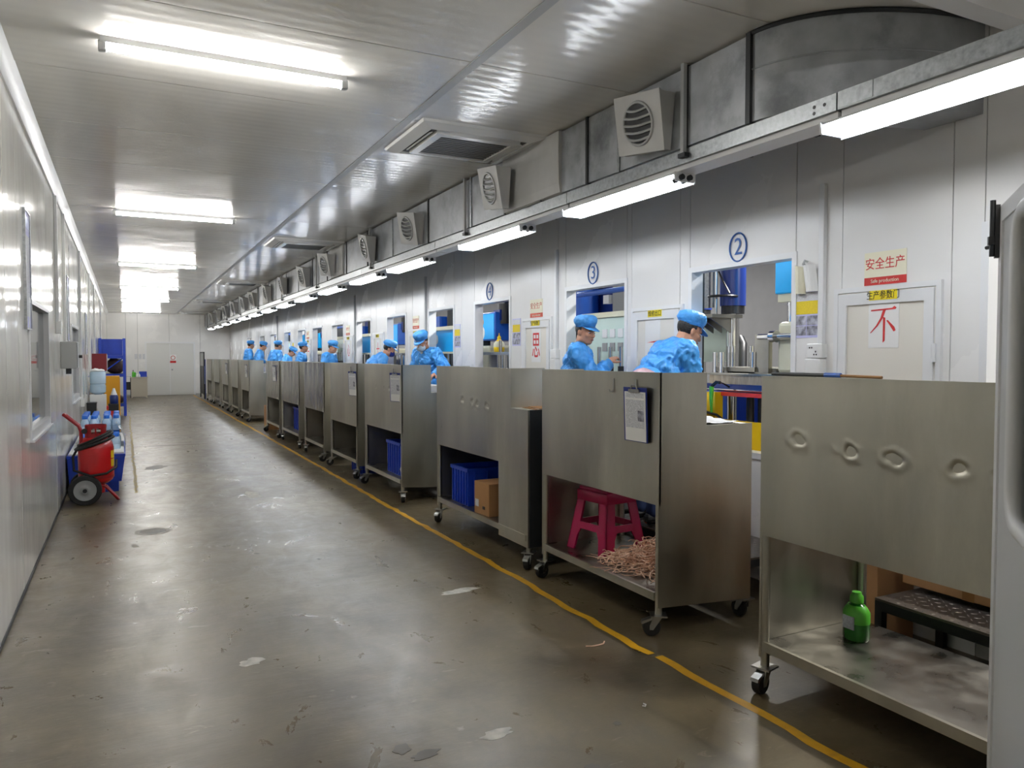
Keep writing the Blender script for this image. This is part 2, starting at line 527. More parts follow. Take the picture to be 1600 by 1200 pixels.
# yellow tape
def tape(name, label, x0, ya, yb, wd, m, seed, lean=0.0):
    rr = random.Random(seed)
    mb = MB(); vs = []; fs = []
    n = int((yb - ya) / 0.12)
    for i in range(n + 1):
        y = ya + (yb - ya) * i / n
        j = rr.uniform(-0.012, 0.012) + 0.006 * math.sin(y * 1.1 + seed)
        x = x0 + lean * (y - ya) + j
        vs += [(x - wd / 2 + rr.uniform(-.004, .004), y, 0.0014), (x + wd / 2 + rr.uniform(-.004, .004), y, 0.0014)]
    for i in range(n): fs.append((2 * i, 2 * i + 1, 2 * i + 3, 2 * i + 2))
    mb.add(vs, fs)
    o = obj(name, mb, m); tag(o, label, 'tape'); return o
tape('floor_tape', 'long yellow floor tape running beside the cart casters, nearest piece', 2.44, 0.4, 3.12, 0.052, M_tape, 1)
tape('floor_tape', 'long yellow floor tape running beside the cart casters to the far wall', 2.415, 3.16, 33.0, 0.052, M_tape, 2, 0.0005)
tape('floor_tape', 'faded worn yellow line on the floor beside the blue totes', 0.09, 9.6, 22.0, 0.034, M_tapew, 3)

# ceiling: panels with recessed joints
ce = sempty('ceiling', 'glossy grey sandwich-panel ceiling')
struct('backing', B(XL - 0.1, Y0, ZC + 0.03, 9.0, YF + 0.2, ZC + 0.1), M_seam, ce)
cpm = {}
y = 4.09 - 1.165 * 6
while y < YF:
    ya, yb = max(y, Y0), min(y + 1.165, YF)
    for (xa, xb) in ((XL, 1.815), (1.875, XR)):
        o = obj('panel', B(xa + .001, ya + 0.004, ZC, xb - .001, yb - 0.004, ZC + 0.03), M_ceil, ce)
        mid = Vector(((xa + xb) / 2, (ya + yb) / 2, ZC))
        o.data.transform(Matrix.Translation(-mid)); o.location = mid
        o.rotation_euler = (rnd.uniform(-.0012, .0012), rnd.uniform(-.0006, .0006), 0)
    y += 1.165
struct('trim_1', B(1.815, Y0, ZC - 0.004, 1.875, YF, ZC + 0.03), M_lgrey, label='grey metal strip along the ceiling')
# cove along left wall
mb = MB(); prof = [(XL, ZC)] + [(XL + 0.075 * math.cos(a) * 1.0, ZC - 0.085 + 0.085 * math.sin(a)) for a in [R(90 - 15 * i) for i in range(7)]]
prof = [(XL - 0.005, ZC + .001), (XL + 0.075, ZC + .001), (XL + 0.05, ZC - 0.02), (XL + 0.025, ZC - 0.05), (XL + 0.012, ZC - 0.09), (XL - 0.005, ZC - 0.09)]
mb.prism(prof, 'y', Y0, YF)
struct('trim_2', mb, M_white, label='white cove trim along the top of the left wall', smooth=50)
struct('trim_3', B(XL, 2.02, 3.03, XR, 2.12, ZC), M_white, label='white ceiling header across the corridor')

# left wall
lw = sempty('wall_left', 'glossy white sandwich-panel wall')
struct('backing', B(XL - 0.1, Y0, 0, XL - 0.03, 6.36, ZC + 0.03), M_seam, lw)
struct('backing', B(XL - 0.1, 7.98, 0, XL - 0.03, 11.3, ZC + 0.03), M_seam, lw)
struct('backing', B(XL - 0.1, 12.9, 0, XL - 0.03, YF, ZC + 0.03), M_seam, lw)
seams = [Y0, -0.9, 0.25, 1.4, 2.55, 3.7, 4.65, 5.24, 5.84, 6.38, 7.96, 8.64, 9.4, 10.29, 11.3, 12.9]
while seams[-1] + 1.15 < YF: seams.append(seams[-1] + 1.15)
seams.append(YF)
WL = [(6.38, 7.96, 0.98, 1.97), (11.3, 12.9, 0.98, 1.97)]
def wall_piece(parent, ya, yb, za, zb, x0, x1, m):
    mid = Vector(((x0 + x1) / 2, (ya + yb) / 2, (za + zb) / 2))
    o = obj('panel', B(x0 - mid.x, ya + .003 - mid.y, za - mid.z, x1 - mid.x, yb - .003 - mid.y, zb - mid.z), m, parent, mid)
    o.rotation_euler = (0, rnd.uniform(-.0008, .0008), rnd.uniform(-.0012, .0012))
for a, b in zip(seams[:-1], seams[1:]):
    hit = [q for q in WL if abs(q[0] - a) < .01]
    if hit:
        wall_piece(lw, a, b, 0.0, hit[0][2], XL - .03, XL, M_lwall); wall_piece(lw, a, b, hit[0][3], ZC, XL - .03, XL, M_lwall)
    else:
        wall_piece(lw, a, b, 0.0, ZC, XL - .03, XL, M_lwall)
for i, (a, b, za, zb) in enumerate(WL):
    f = sempty(f'window_{i+1}', 'white framed window in the glossy left wall', (XL, (a + b) / 2, za))
    h = (b - a) / 2; H_ = zb - za
    for bx_ in ((-.1, -h, -.03, .012, h, .035), (-.1, -h, H_ - .035, .012, h, H_ + .0), (-.1, -h, .035, .012, -h + .035, H_ - .035), (-.1, h - .035, .035, .012, h, H_ - .035)):
        struct('frame', B(*bx_), M_white, f)
    struct('sill', B(-.03, -h - .01, -.045, .03, h + .01, -.028), M_white, f)
    struct('pane', B(-.035, -h + .035, .035, -.03, h - .035, H_ - .035), M_glass, f)
# office behind the left windows
of = sempty('wall_office', 'cream office wall seen through the left windows')
struct('back_wall', B(-2.4, 4.0, 0, -2.35, 15.5, ZC), M_cream, of)
struct('side_wall', B(-2.4, 3.9, 0, XL - .1, 4.0, ZC), M_cream, of); struct('side_wall', B(-2.4, 15.5, 0, XL - .1, 15.6, ZC), M_cream, of)
struct('baseboard_left', B(XL, Y0, 0, XL + .006, YF, 0.03), M_dkgrey, label='dark dirty foot of the left wall')

# far wall and near wall
fw = sempty('wall_far', 'white panel wall at the far end')
struct('backing', B(XL - .1, YF + .03, 0, 4.2, YF + .1, ZC), M_seam, fw)
for a, b in zip([XL, 0.05, 0.46, 1.6, 2.75], [0.05, 0.46, 1.6, 2.75, 3.9]):
    struct('panel', B(a + .004, YF, 0, b - .004, YF + .03, ZC), M_wall, fw)
struct('wall_near', B(XL - .1, Y0 - .1, 0, 9.0, Y0, ZC), M_wall, label='white wall behind the viewer')
struct('baseboard_far', B(0.0, YF - .006, 0, 3.9, YF, .05), M_lgrey)

# ---- right wall: windows, panels
WIN = [(0.55, 1.5), (3.60, 4.64), (5.47, 6.50), (7.71, 8.70), (9.36, 10.31), (11.30, 12.26), (13.18, 14.14), (15.08, 16.04), (16.92, 17.87), (18.64, 19.57), (20.5, 21.4), (22.65, 23.6), (24.6, 25.6), (27.5, 28.5)]
WIN[0] = (1.42, 2.38)
WZ0, WZ1 = 0.85, 2.22
rw = sempty('wall_right', 'glossy grey-white panel wall with machine windows')
TH = 0.09
extra = [2.55, 3.24, 4.76, 5.4, 6.64, 7.0, 9.1, 9.98, 11.0, 12.86, 14.75, 16.5, 18.25, 20.0, 22.0, 24.1, 26.5, 29.6, 30.7, 31.8]
bps = sorted(set([Y0, -1.4, -0.2, 0.9, YF] + extra + [v for w_ in WIN for v in w_]))
bps = [b for i, b in enumerate(bps) if i == 0 or b - bps[i - 1] > 0.05]
for a, b in zip(bps[:-1], bps[1:]):
    mid = (a + b) / 2
    if any(w_[0] < mid < w_[1] for w_ in WIN):
        wall_piece(rw, a, b, WZ1, ZC, XR, XR + TH, M_wall); wall_piece(rw, a, b, 0.0, WZ0, XR, XR + TH, M_wall)
    else:
        wall_piece(rw, a, b, 0.0, ZC, XR, XR + TH, M_wall)
for i, (a, b) in enumerate(WIN):
    h = (b - a) / 2
    f = sempty(f'window_{i+3}', 'white framed machine opening in the right wall', (XR, (a + b) / 2, WZ0))
    H_ = WZ1 - WZ0
    struct('frame', B(-.008, -h - .012, -.012, TH + .012, -h + .028, H_ + .012), M_white, f)
    struct('frame', B(-.008, h - .028, -.012, TH + .012, h + .012, H_ + .012), M_white, f)
    struct('frame', B(-.008, -h + .028, H_ - .028, TH + .012, h - .028, H_ + .012), M_white, f)
    struct('sill', B(-.008, -h + .028, -.012, TH + .012, h - .028, .03), M_white, f)

# press room behind the wall
struct('wall_machine_room', B(7.6, Y0, 0, 7.7, YF + .2, ZC), M_machwall, label='grey back wall of the press room')
struct('wall_machine_room_far', B(3.99, YF, 0, 7.6, YF + .1, ZC), M_machwall)
for i, yy in enumerate((1.5, 5.0, 9.0, 13.0, 17.5, 22.0, 26.5, 31.0)):
    t = thing('batten_light', 'white batten ceiling light in the press room beyond the openings', 'lamp', (5.5, yy, ZC), 0, 'press room lights')
    obj('housing', B(-.06, -.65, -.06, .06, .65, 0), M_white, t)
    ld = bpy.data.lights.new('light', 'AREA'); ld.shape = 'RECTANGLE'; ld.size = .1; ld.size_y = 1.2; ld.energy = ROOM; ld.color = (1.0, 0.98, 0.94)
    lo = bpy.data.objects.new('light', ld); COL.objects.link(lo); lo.parent = t; lo.location = (0, 0, -.065); t['label'] = 'white batten light on the press room ceiling, ' + ('nearest', 'second', 'third', 'fourth', 'fifth', 'sixth', 'seventh', 'farthest')[i] + ' in the line'

# ------------------------------------------------------------------ ceiling lamps (single tube battens)
proto = None
for i, yy in enumerate((4.66, 9.95, 15.4, 20.5, 25.1, 31.1, -0.62)):  # last one is added out of view to brighten the carts' near ends
    lab = ['nearest ceiling tube light, large above the aisle', 'second ceiling tube light from the camera, above the aisle', 'third ceiling tube light along the aisle', 'fourth ceiling tube light along the aisle',
           'fifth ceiling tube light along the aisle', 'last small ceiling tube light before the far doors', 'added tube light out of view behind the viewer, brightening the cart ends'][i]
    if proto is None:
        t = thing('ceiling_light', lab, 'lamp', (0.57, yy, ZC), 0, 'aisle ceiling lights'); proto = t
        mb = MB(); mb.prism([(-.03, 0), (-.022, -.03), (.022, -.03), (.03, 0)], 'x', -.66, .66)
        obj('housing', mb, M_white, t)
        for s in (-1, 1):
            mb = MB(); mb.cbox(s * .65 - .02, -.02, -.075, s * .65 + .02, .02, -.02, c=.006)
            obj('lamp_holder', mb, M_lgrey, t)
        mb = MB(); mb.smooth = True; mb.cyl((-.63, 0, -.052), (.63, 0, -.052), .017, n=12, caps=False)
        obj('tube', mb, M_tube, t)
    else:
        dup(proto, (0.57, yy, ZC), label=lab)

# ------------------------------------------------------------------ air conditioning cassettes
def cassette(yc, lab):
    t = thing('air_conditioner', lab, 'air conditioner', (2.43, yc, ZC), 0, 'ceiling cassettes')
    mb = MB()
    # outer face plate as a ring
    def ring(h0, h1, z0, z1):
        vs = [(-h0, -h0 * .9, z0), (h0, -h0 * .9, z0), (h0, h0 * .9, z0), (-h0, h0 * .9, z0), (-h1, -h1 * .88, z1), (h1, -h1 * .88, z1), (h1, h1 * .88, z1), (-h1, h1 * .88, z1)]
        return MB().add(vs, [(i, (i + 1) % 4, 4 + (i + 1) % 4, 4 + i) for i in range(4)])
    p = MB()
    for a in (ring(.51, .50, 0, -.02), ring(.50, .41, -.02, -.045), ring(.41, .40, -.045, -.02)):
        p.add(a.v, a.f)
    obj('face_plate', p, M_whiteg, t)
    p = MB()
    for a in (ring(.35, .345, -.02, -.055), ring(.345, .29, -.055, -.058), ring(.29, .285, -.058, -.045)):
        p.add(a.v, a.f)
    obj('inner_frame', p, M_whiteg, t)
    g = MB(); g.box(-.285, -.25, -.046, .285, .25, -.04)
    gg = obj('grille', g, M_dkgrey, t)
    for k in range(11):
        yk = -.235 + .047 * k
        obj('slat', B(-.283, yk - .006, -.052, .283, yk + .006, -.046), M_grey, gg)
    obj('slot_backing', B(-.405, -.36, -.03, .405, .36, -.02), M_blackp, t)
    for k in range(4):
        o = obj('louvre', B(-.26, -.0, -.004, .26, .028, .004), M_whiteg, t)
        a = k * PI / 2
        d = Vector((math.sin(a), -math.cos(a) * .9, 0)) * .388
        o.location = (d.x, d.y, -.042); o.rotation_euler = (R(25), 0, a)
    return t
c0 = cassette(5.63, 'white ceiling cassette air conditioner nearest the camera')
for yy, lab in ((11.7, 'second white ceiling cassette air conditioner along the duct'), (18.4, 'third white ceiling cassette air conditioner along the duct'),
                (25.0, 'fourth white ceiling cassette air conditioner, thin and far'), (31.7, 'last white ceiling cassette air conditioner near the far wall')):
    dup(c0, (2.43, yy, ZC), label=lab)

# ------------------------------------------------------------------ duct
XD = 2.95
dt = thing('air_duct', 'long rectangular galvanised air duct under the ceiling ending in an elbow', 'duct', (0, 0, 0))
edges = [3.05, 3.55, 4.23, 4.62, 5.30, 5.93, 6.65, 7.79, 9.02, 10.1, 11.2, 12.4, 13.48, 14.7, 15.9, 17.1, 18.3, 19.5, 20.7, 21.9, 23.1, 24.3, 25.5, 26.7, 27.9, 29.1, 30.3, 31.5, 32.6, YF]
for a, b in zip(edges[:-1], edges[1:]):
    o = obj('duct_section', B(XD, a + .006, 2.78, 3.45, b - .006, 3.235), M_duct, dt)
    obj('flange', B(XD - .012, b - .012, 2.772, 3.46, b + .012, 3.243), M_dkgrey if (int(b * 10) % 3) else M_galv, dt)
# elbow turning into the wall
mb = MB(); mb.smooth = False
n = 16; cx, cy = 3.95, 3.05
vs = []; fs = []
for i in range(n + 1):
    a = PI + (PI / 2) * i / n
    for rr_ in ((1.0, .65), (.5, .65)):
        for z in (2.78, 3.235):
            vs.append((cx + rr_[0] * math.cos(a), cy + (rr_[1] if rr_[0] == 1.0 else .33) * math.sin(a), z))
for i in range(n):
    a, b = 4 * i, 4 * (i + 1)
    fs += [(a, a + 1, b + 1, b), (a + 2, b + 2, b + 3, a + 3), (a, b, b + 2, a + 2), (a + 1, a + 3, b + 3, b + 1)]
mb.add(vs, fs)
obj('elbow', mb, M_duct, dt, smooth=40)
mb = MB(); mb.tube([(cx + 1.004 * math.cos(PI + PI / 2 * i / n), cy + .655 * math.sin(PI + PI / 2 * i / n), 3.238) for i in range(n + 1)], .012, 6)
obj('elbow_seam', mb, M_dkgrey, dt)
mb = MB(); mb.tube([(cx + 1.002 * math.cos(PI + PI / 2 * i / n), cy + .652 * math.sin(PI + PI / 2 * i / n), 3.05) for i in range(n + 1)], .005, 6)
obj('elbow_seam', mb, M_duct, dt)
obj('flange', B(XD - .018, 3.03, 2.77, 3.46, 3.062, 3.243), M_dkgrey, dt)
# wrapped transition boxes beside the cassettes
mb = MB()
for k, (ya, yb) in enumerate(((4.98, 5.93), (11.35, 12.15), (18.05, 18.75))):
    m_ = MB(); m_.prism([(2.955, 2.775), (2.935, 2.785), (2.925, 2.85), (2.92, 3.1), (2.923, 3.24), (2.955, 3.24)], 'y', ya, yb)
    o = obj('transition_box', m_, M_ductlin, dt)
# vents
def vent():
    t = thing('air_vent', 'x', 'vent', (XD, 0, 2.96), 0, 'round air vents along the duct')
    mb = MB(); mb.prism([(.0, -.165), (-.05, -.165), (-.13, .165), (.0, .165)], 'y', -.19, .19)
    col = obj('collar', mb, M_ductlin, t)
    nrm = Vector((-.33, 0, -.08)).normalized()       # plate faces the aisle, tilted down
    mt = Matrix.Translation((-.09, 0, 0)) @ Matrix(((nrm.z, 0, nrm.x, 0), (0, 1, 0, 0), (-nrm.x, 0, nrm.z, 0), (0, 0, 0, 1)))
    mb = MB(); mb.prism([(-.175, -.2), (.175, -.2), (.175, .2), (-.175, .2)], 'z', 0.0, .012); mb.xf(mt)
    obj('plate', mb, M_ductlin, t)
    mb = MB(); mb.tube([(.125 * math.cos(2 * PI * i / 24), .125 * math.sin(2 * PI * i / 24), .014) for i in range(24)], .010, 6, True); mb.xf(mt)
    g = obj('grille', mb, M_lgrey, t, smooth=60)
    mb = MB(); mb.cyl((0, 0, .012), (0, 0, .0135), .12, n=24); mb.xf(mt); obj('dark_throat', mb, M_blackp, g)
    for k in range(5):
        yk = -.085 + .0425 * k
        h = math.sqrt(.12 ** 2 - yk ** 2)
        mb = MB(); mb.tube([(yk - .012 * math.cos(PI * q / 6 - PI / 2), -h + 2 * h * q / 6, .016 + .012 * math.sin(PI * q / 6)) for q in range(7)], .008, 5); mb.xf(mt)
        obj('louvre', mb, M_lgrey, g)
    return t
v0 = vent()
VY = [3.85, 5.86, 8.12, 9.82, 11.9, 13.83, 15.8, 17.75, 19.85, 21.5, 23.5, 25.6, 27.7, 29.8]
names = ['nearest the elbow', 'second from the elbow, beside the nearest cassette', 'third from the elbow', 'fourth from the elbow', 'fifth from the elbow', 'sixth from the elbow', 'seventh from the elbow', 'eighth from the elbow', 'ninth from the elbow', 'tenth from the elbow', 'eleventh from the elbow', 'twelfth from the elbow', 'thirteenth from the elbow', 'farthest from the elbow']
for i, yy in enumerate(VY):
    lab = 'grey square-plated round air vent on the duct, ' + names[i]
    if i == 0:
        t = v0; t.location = (XD - .035, yy, 2.97); t['label'] = lab
    else:
        t = dup(v0, (XD - .035 - (.045 if 5 < yy < 5.93 or 11.35 < yy < 12.15 else 0), yy, 2.97), label=lab)
    t.rotation_euler = (R(rnd.uniform(6, 13)), 0, R(rnd.uniform(-4, 10)))

# tray that carries the strip lights
tr = thing('cable_tray', 'galvanised steel channel under the duct carrying the strip lights', 'tray', (0, 0, 0))
ye = [0.8, 2.49, 4.9, 7.6, 10.4, 13.2, 16.0, 18.8, 21.6, 24.4, 27.2, 30.0, 33.3]
for a, b in zip(ye[:-1], ye[1:]):
    obj('channel', B(2.945, a + .004, 2.685, 3.0, b - .004, 2.765), M_galv, tr)
    obj('cover_plate', B(2.965, a + .01, 2.655, 3.11, b - .01, 2.684), M_white, tr)
mb = MB()
for (yy, zz) in ((2.62, 2.735), (2.62, 2.705), (2.56, 2.73), (2.40, 2.735), (2.36, 2.71), (2.32, 2.735)):
    o = MB().cyl((2.9435, yy, zz), (2.9455, yy, zz), .009, n=8); obj('punched_hole', o, M_blackp, tr)
obj('joint_plate', B(2.942, 2.30, 2.69, 2.9455, 2.48, 2.765), M_galv, tr)
for yy in (1.6, 3.55, 6.75, 9.9, 13.1, 16.3, 19.5, 22.7, 25.9, 29.1, 32.2):
    hh = thing('hanger_rod', 'x', 'rod', (2.925, yy, 2.765), 0, 'vertical hangers holding the light tray')
    hi = (1.6, 3.55, 6.75, 9.9, 13.1, 16.3, 19.5, 22.7, 25.9, 29.1, 32.2).index(yy); hh['label'] = 'thin vertical hanger rod holding the light tray, ' + ['nearest', 'second', 'third', 'fourth', 'fifth', 'sixth', 'seventh', 'eighth', 'ninth', 'tenth', 'farthest'][hi] + ' along the duct'
    obj('rod', B(-.012, -.014, -.03, .012, .014, ZC - 2.765), M_lgrey, hh)
    obj('foot', B(-.016, -.03, -.055, .024, .03, -.03), M_dkgrey, hh)

# strip lights (twin tubes)
def strip():
    t = thing('strip_light', 'x', 'lamp', (3.02, 0, 2.655), 0, 'twin-tube strip lights under the tray')
    mb = MB(); mb.prism([(-.058, 0), (-.066, -.012), (-.03, -.02), (.03, -.02), (.066, -.012), (.058, 0)], 'y', 0, 1.3)
    obj('reflector', mb, M_white, t)
    mb = MB(); mb.prism([(.066, -.001), (.080, -.001), (.082, -.061), (.077, -.061)], 'y', -.012, 1.312)
    obj('side_skirt', mb, M_white, t)
    mb = MB(); mb.prism([(-.078, .0), (-.066, -.055), (.070, -.055), (.078, .0)], 'y', -.012, .0)
    obj('end_cap', mb, M_white, t)
    mb = MB(); mb.prism([(-.078, .0), (-.066, -.055), (.070, -.055), (.078, .0)], 'y', 1.3, 1.312)
    obj('end_cap', mb, M_white, t)
    for s in (-1, 1):
        mb = MB(); mb.smooth = True; mb.cyl((s * .030, .05, -.042), (s * .030, 1.25, -.042), .0155, n=10, caps=False)
        obj('tube', mb, M_tube_s, t)
        mb = MB(); mb.cyl((s * .030, -.03, -.03), (s * .030, .05, -.04), .018, .018, n=8)
        obj('lamp_holder', mb, M_dkgrey, t)
    return t
s0 = strip()
SY = [1.28, 3.66, 5.67, 7.98, 9.75, 11.78, 13.8, 15.8, 17.85, 19.9, 21.9, 23.97, 26.2, 28.6, 31.0]
ordw = ['nearest', 'second', 'third', 'fourth', 'fifth', 'sixth', 'seventh', 'eighth', 'ninth', 'tenth', 'eleventh', 'twelfth', 'thirteenth', 'fourteenth', 'farthest']
for i, yy in enumerate(SY):
    lab = f'bright twin-tube strip light under the tray, {ordw[i]} along the machine wall'
    if i == 0: s0.location = (3.02, yy, 2.655); s0['label'] = lab
    else: dup(s0, (3.02, yy, 2.655), label=lab)
ORD = ordw[:-1] + ['fifteenth']


# ------------------------------------------------------------------ things on the right wall
def circled(num, yc, lab):
    t = thing('number_mark', lab, 'sign', (XR, yc, 2.325))
    mb = MB(); mb.tube([(-.008, .082 * math.cos(2 * PI * i / 28), .1 * math.sin(2 * PI * i / 28)) for i in range(28)], .006, 6, True)
    obj('ring', mb, M_blueink, t)
    lettering(num, .17, M_blueink, t, (-.006, 0, 0))
circled('2', 4.12, 'blue circled number 2 painted above the nearest machine opening')
circled('3', 6.0, 'blue circled number 3 above the opening with the reaching worker')
circled('4', 8.25, 'small blue circled number 4 above the opening with the yellow bottle')

def hatch(n, ya, yb, lab, label_text, char, inner=True):
    w_ = (yb - ya) / 2; yc = (ya + yb) / 2
    t = sempty(f'door_{n}', lab, (XR, yc, 0.85))
    H_ = 1.11
    struct('frame', B(-.022, -w_, 0, 0, -w_ + .03, H_), M_white, t); struct('frame', B(-.022, w_ - .03, 0, 0, w_, H_), M_white, t)
    struct('frame', B(-.022, -w_ + .03, H_ - .03, 0, w_ - .03, H_), M_white, t)
    lf = struct('leaf', B(-.016, -w_ + .033, .01, 0, w_ - .033, H_ - .034), M_cream if n > 90 else M_signc if n > 90 else M_hatch, t)
    for a in ((-.028, -w_ + .038, .01, -.016, -w_ + .095, H_ - .038), (-.028, w_ - .095, .01, -.016, w_ - .038, H_ - .038), (-.028, -w_ + .095, H_ - .105, -.016, w_ - .095, H_ - .038)):
        struct('stile', B(*a), M_white, t)
    for z in (.72, .18):
        mb = MB(); mb.cyl((-.034, -w_ + .03, z - .05), (-.034, -w_ + .03, z + .05), .011, n=10); struct('hinge', mb, M_white, t)
    if label_text:
        s = obj('label', B(-.0305, -.09, H_ - .085, -.0285, .09, H_ - .03), M_yel, t)
        s.location.y = .0
        lettering(label_text, .052, M_blk, t, (-.0315, 0, H_ - .06), .82)
    return t, w_, H_
t, w_, H_ = hatch(1, 2.59, 3.28, 'white hatch door with a yellow label and a red character sheet', '生产参数门', None)
p = obj('paper', B(-.0185, -.095, .75, -.0165, .1, 1.015), M_paper, t)
# brush-like character drawn with strokes (top bar, long left sweep, stem, right dot)
def stroke(poly): return MB().prism([(-a, b) for a, b in poly], 'x', -.0205, -.0187)
for s in ([(-.085, .232), (.075, .238), (.082, .246), (.068, .256), (.055, .246), (-.085, .240)], [(-.004, .24), (.014, .24), (-.006, .19), (-.04, .145), (-.086, .105), (-.088, .109), (-.05, .148), (-.022, .19)],
          [(-.004, .196), (.010, .192), (.008, .06), (-.004, .05)], [(.018, .175), (.026, .178), (.07, .138), (.078, .118), (.066, .112), (.04, .148)]):
    o = obj('stroke', stroke([(a * .98, b + .73) for a, b in s]), M_redink, p)
t2, _, _ = hatch(2, 4.70, 5.38, 'white hatch door labelled as maintenance exit behind the bending worker', '维修出口', None)
p = obj('paper', B(-.0185, -.06, .5, -.0165, .14, 1.0), M_paper, t2)
mb = MB().prism([(-.085, .815), (.06, .815), (.075, .83), (.06, .83), (-.0, .825)], 'x', -.0205, -.0187); mb.v = [(a, -b + .03, c) for a, b, c in mb.v]
obj('stroke', mb, M_redink, p)
mb = MB().box(-.0205, -.05, .68, -.0187, .1, .688); obj('stroke', mb, M_redink, p)
t3, _, _ = hatch(3, 6.75, 7.40, 'white hatch door with a yellow label and a red outlined character sheet', '生产参数门', None)
p = obj('paper', B(-.0185, -.1, .64, -.0165, .1, .995), M_paper, t3); lettering('思', .30, M_redink, t3, (-.0195, 0, .80), .62)
for n, (ya, yb, ch, tx, lab) in enumerate(((10.45, 11.15, '心', '生产参数门', 'far white hatch door behind the masked worker'), (12.40, 13.04, '十', '维修出口', 'far white hatch door with a yellow label behind the stooping worker'),
        (14.3, 14.98, '心', '生产参数门', 'small far white hatch door under a red and cream sign'), (18.0, 18.56, '一', '生产参数门', 'tiny white hatch door far along the wall')), 4):
    tt, _, _ = hatch(n, ya, yb, lab, tx, ch)
    obj('paper', B(-.0185, -.1, .64, -.0165, .1, .995), M_paper, tt); lettering(ch, .26, M_redink, tt, (-.0195, 0, .80), .7)

def safety_sign(yc, lab, faded=False):
    t = thing('safety_sign', lab, 'sign', (XR, yc, 1.965), 0)
    obj('board', B(-.004, -.135, 0.045, 0, .135, .19), M_signc, t)
    obj('band', B(-.004, -.135, 0, 0, .135, .045), M_orangeink if faded else M_signr, t)
    lettering('安全生产', .072, M_orangeink if faded else M_redink, t, (-.005, 0, .118), .9)
    lettering('Safe production', .03, M_signc, t, (-.005, 0, .022), .95)
safety_sign(2.945, 'cream and red safety production sign above the nearest hatch')
safety_sign(7.1, 'cream and red safety production sign above the second lettered hatch', True)
safety_sign(10.85, 'small safety production sign behind the masked worker', True)
safety_sign(14.75, 'tiny cream and red safety sign far along the wall', True)
safety_sign(18.4, 'tiniest cream safety sign beyond the farther machine openings', True)

def poster(yc, lab, zc=1.82):
    t = thing('work_poster', lab, 'poster', (XR, yc, zc))
    obj('sheet', B(-.003, -.1, -.15, 0, .1, .15), M_lblue, t)
    obj('heading', B(-.004, -.09, .09, -.003, .09, .14), M_print, t)
    obj('yellow_block', B(-.004, -.09, .0, -.003, .09, .085), M_printy, t)
    for q in range(4):
        a, b = (-.09 if q % 2 else .003), (-.135 if q > 1 else -.07)
        obj('photograph', B(-.004, a, b, -.003, a + .087, b + .06), M_photo, t)
poster(3.505, 'lavender work sheet with a yellow block and grey photographs beside the nearest opening')
poster(7.56, 'work sheet with yellow block between opening four and a hatch')
poster(9.25, 'work sheet with yellow block behind the masked worker')
poster(15.0, 'tiny far work sheet with yellow block'); poster(20.2, 'tiniest work sheet beyond the sixth far opening')

t = thing('hanging_notes', 'pinned bunch of curled white notes above the work sheet', 'paper', (XR, 3.5, 2.05))
mb = MB()
vs = []; fs = []
for i in range(7):
    for j in range(2):
        vs.append((-.01 - .03 * math.sin(i / 6 * PI) - .01 * j, -.085 + .1 * i / 6 + (.01 if j else -.01), .08 - .17 * (1 - j)))
for i in range(6): fs.append((2 * i, 2 * i + 1, 2 * i + 3, 2 * i + 2))
mb.add(vs, fs); obj('note', mb, M_paper, t)
mb = MB(); vs = []; fs = []
for i in range(7):
    for j in range(2):
        vs.append((-.008 - .045 * math.sin(i / 6 * PI), .01 + (.08 if j else .07) * i / 6, .07 * j - .1 * (1 - j) + (.02 * i / 6 if j else 0)))
for i in range(6): fs.append((2 * i, 2 * i + 1, 2 * i + 3, 2 * i + 2))
mb.add(vs, fs); obj('note', mb, M_signc, t)
mb = MB(); mb.tube([(-.02, .0, .07), (-.035, .008, .09), (-.03, .0, .11), (-.015, -.01, .1)], .009, 6); obj('clip', mb, M_lgrey, t)

t = thing('conduit', 'cream vertical conduit strip between the work sheet and the nearest hatch', 'pipe', (XR, 3.375, 0))
obj('cover', CB(-.03, -.02, 1.63, 0, .02, 2.62, c=.004), M_white, t)
t = thing('socket_box', 'double white socket box under the cream conduit', 'socket', (XR, 3.40, 1.5))
b_ = obj('upper_box', CB(-.05, -.06, .04, 0, .06, .13, c=.005), M_whiteg, t)
for (a, c) in ((.035, .105), (.018, .105), (.0, .062), (-.018, .062), (-.012, .08)):
    obj('slot', B(-.0515, a - .004, c - .005, -.0495, a + .004, c + .005), M_blackp, b_)
obj('lower_box', CB(-.06, -.055, -.06, 0, .065, .035, c=.005), M_whiteg, t)
t = thing('conduit', 'white vertical conduit left of the circled three opening', 'pipe', (XR, 6.66, 0)); obj('cover', CB(-.03, -.02, 1.56, 0, .02, 2.62, c=.004), M_white, t)
t = thing('socket_box', 'white socket box beside opening three, partly behind the cart', 'socket', (XR, 6.66, 1.5)); obj('upper_box', CB(-.05, -.05, .03, 0, .05, .12, c=.005), M_whiteg, t); obj('lower_box', CB(-.06, -.055, -.08, 0, .055, .025, c=.005), M_whiteg, t)
for yy in (10.4, 14.2, 22.4): # far conduits
    t = thing('conduit', f'thin far vertical conduit on the machine wall, {"nearest" if yy < 11 else "middle" if yy < 15 else "farthest"} of three', 'pipe', (XR, yy, 0)); obj('cover', B(-.03, -.02, .9, 0, .02, 2.7), M_lgrey, t)

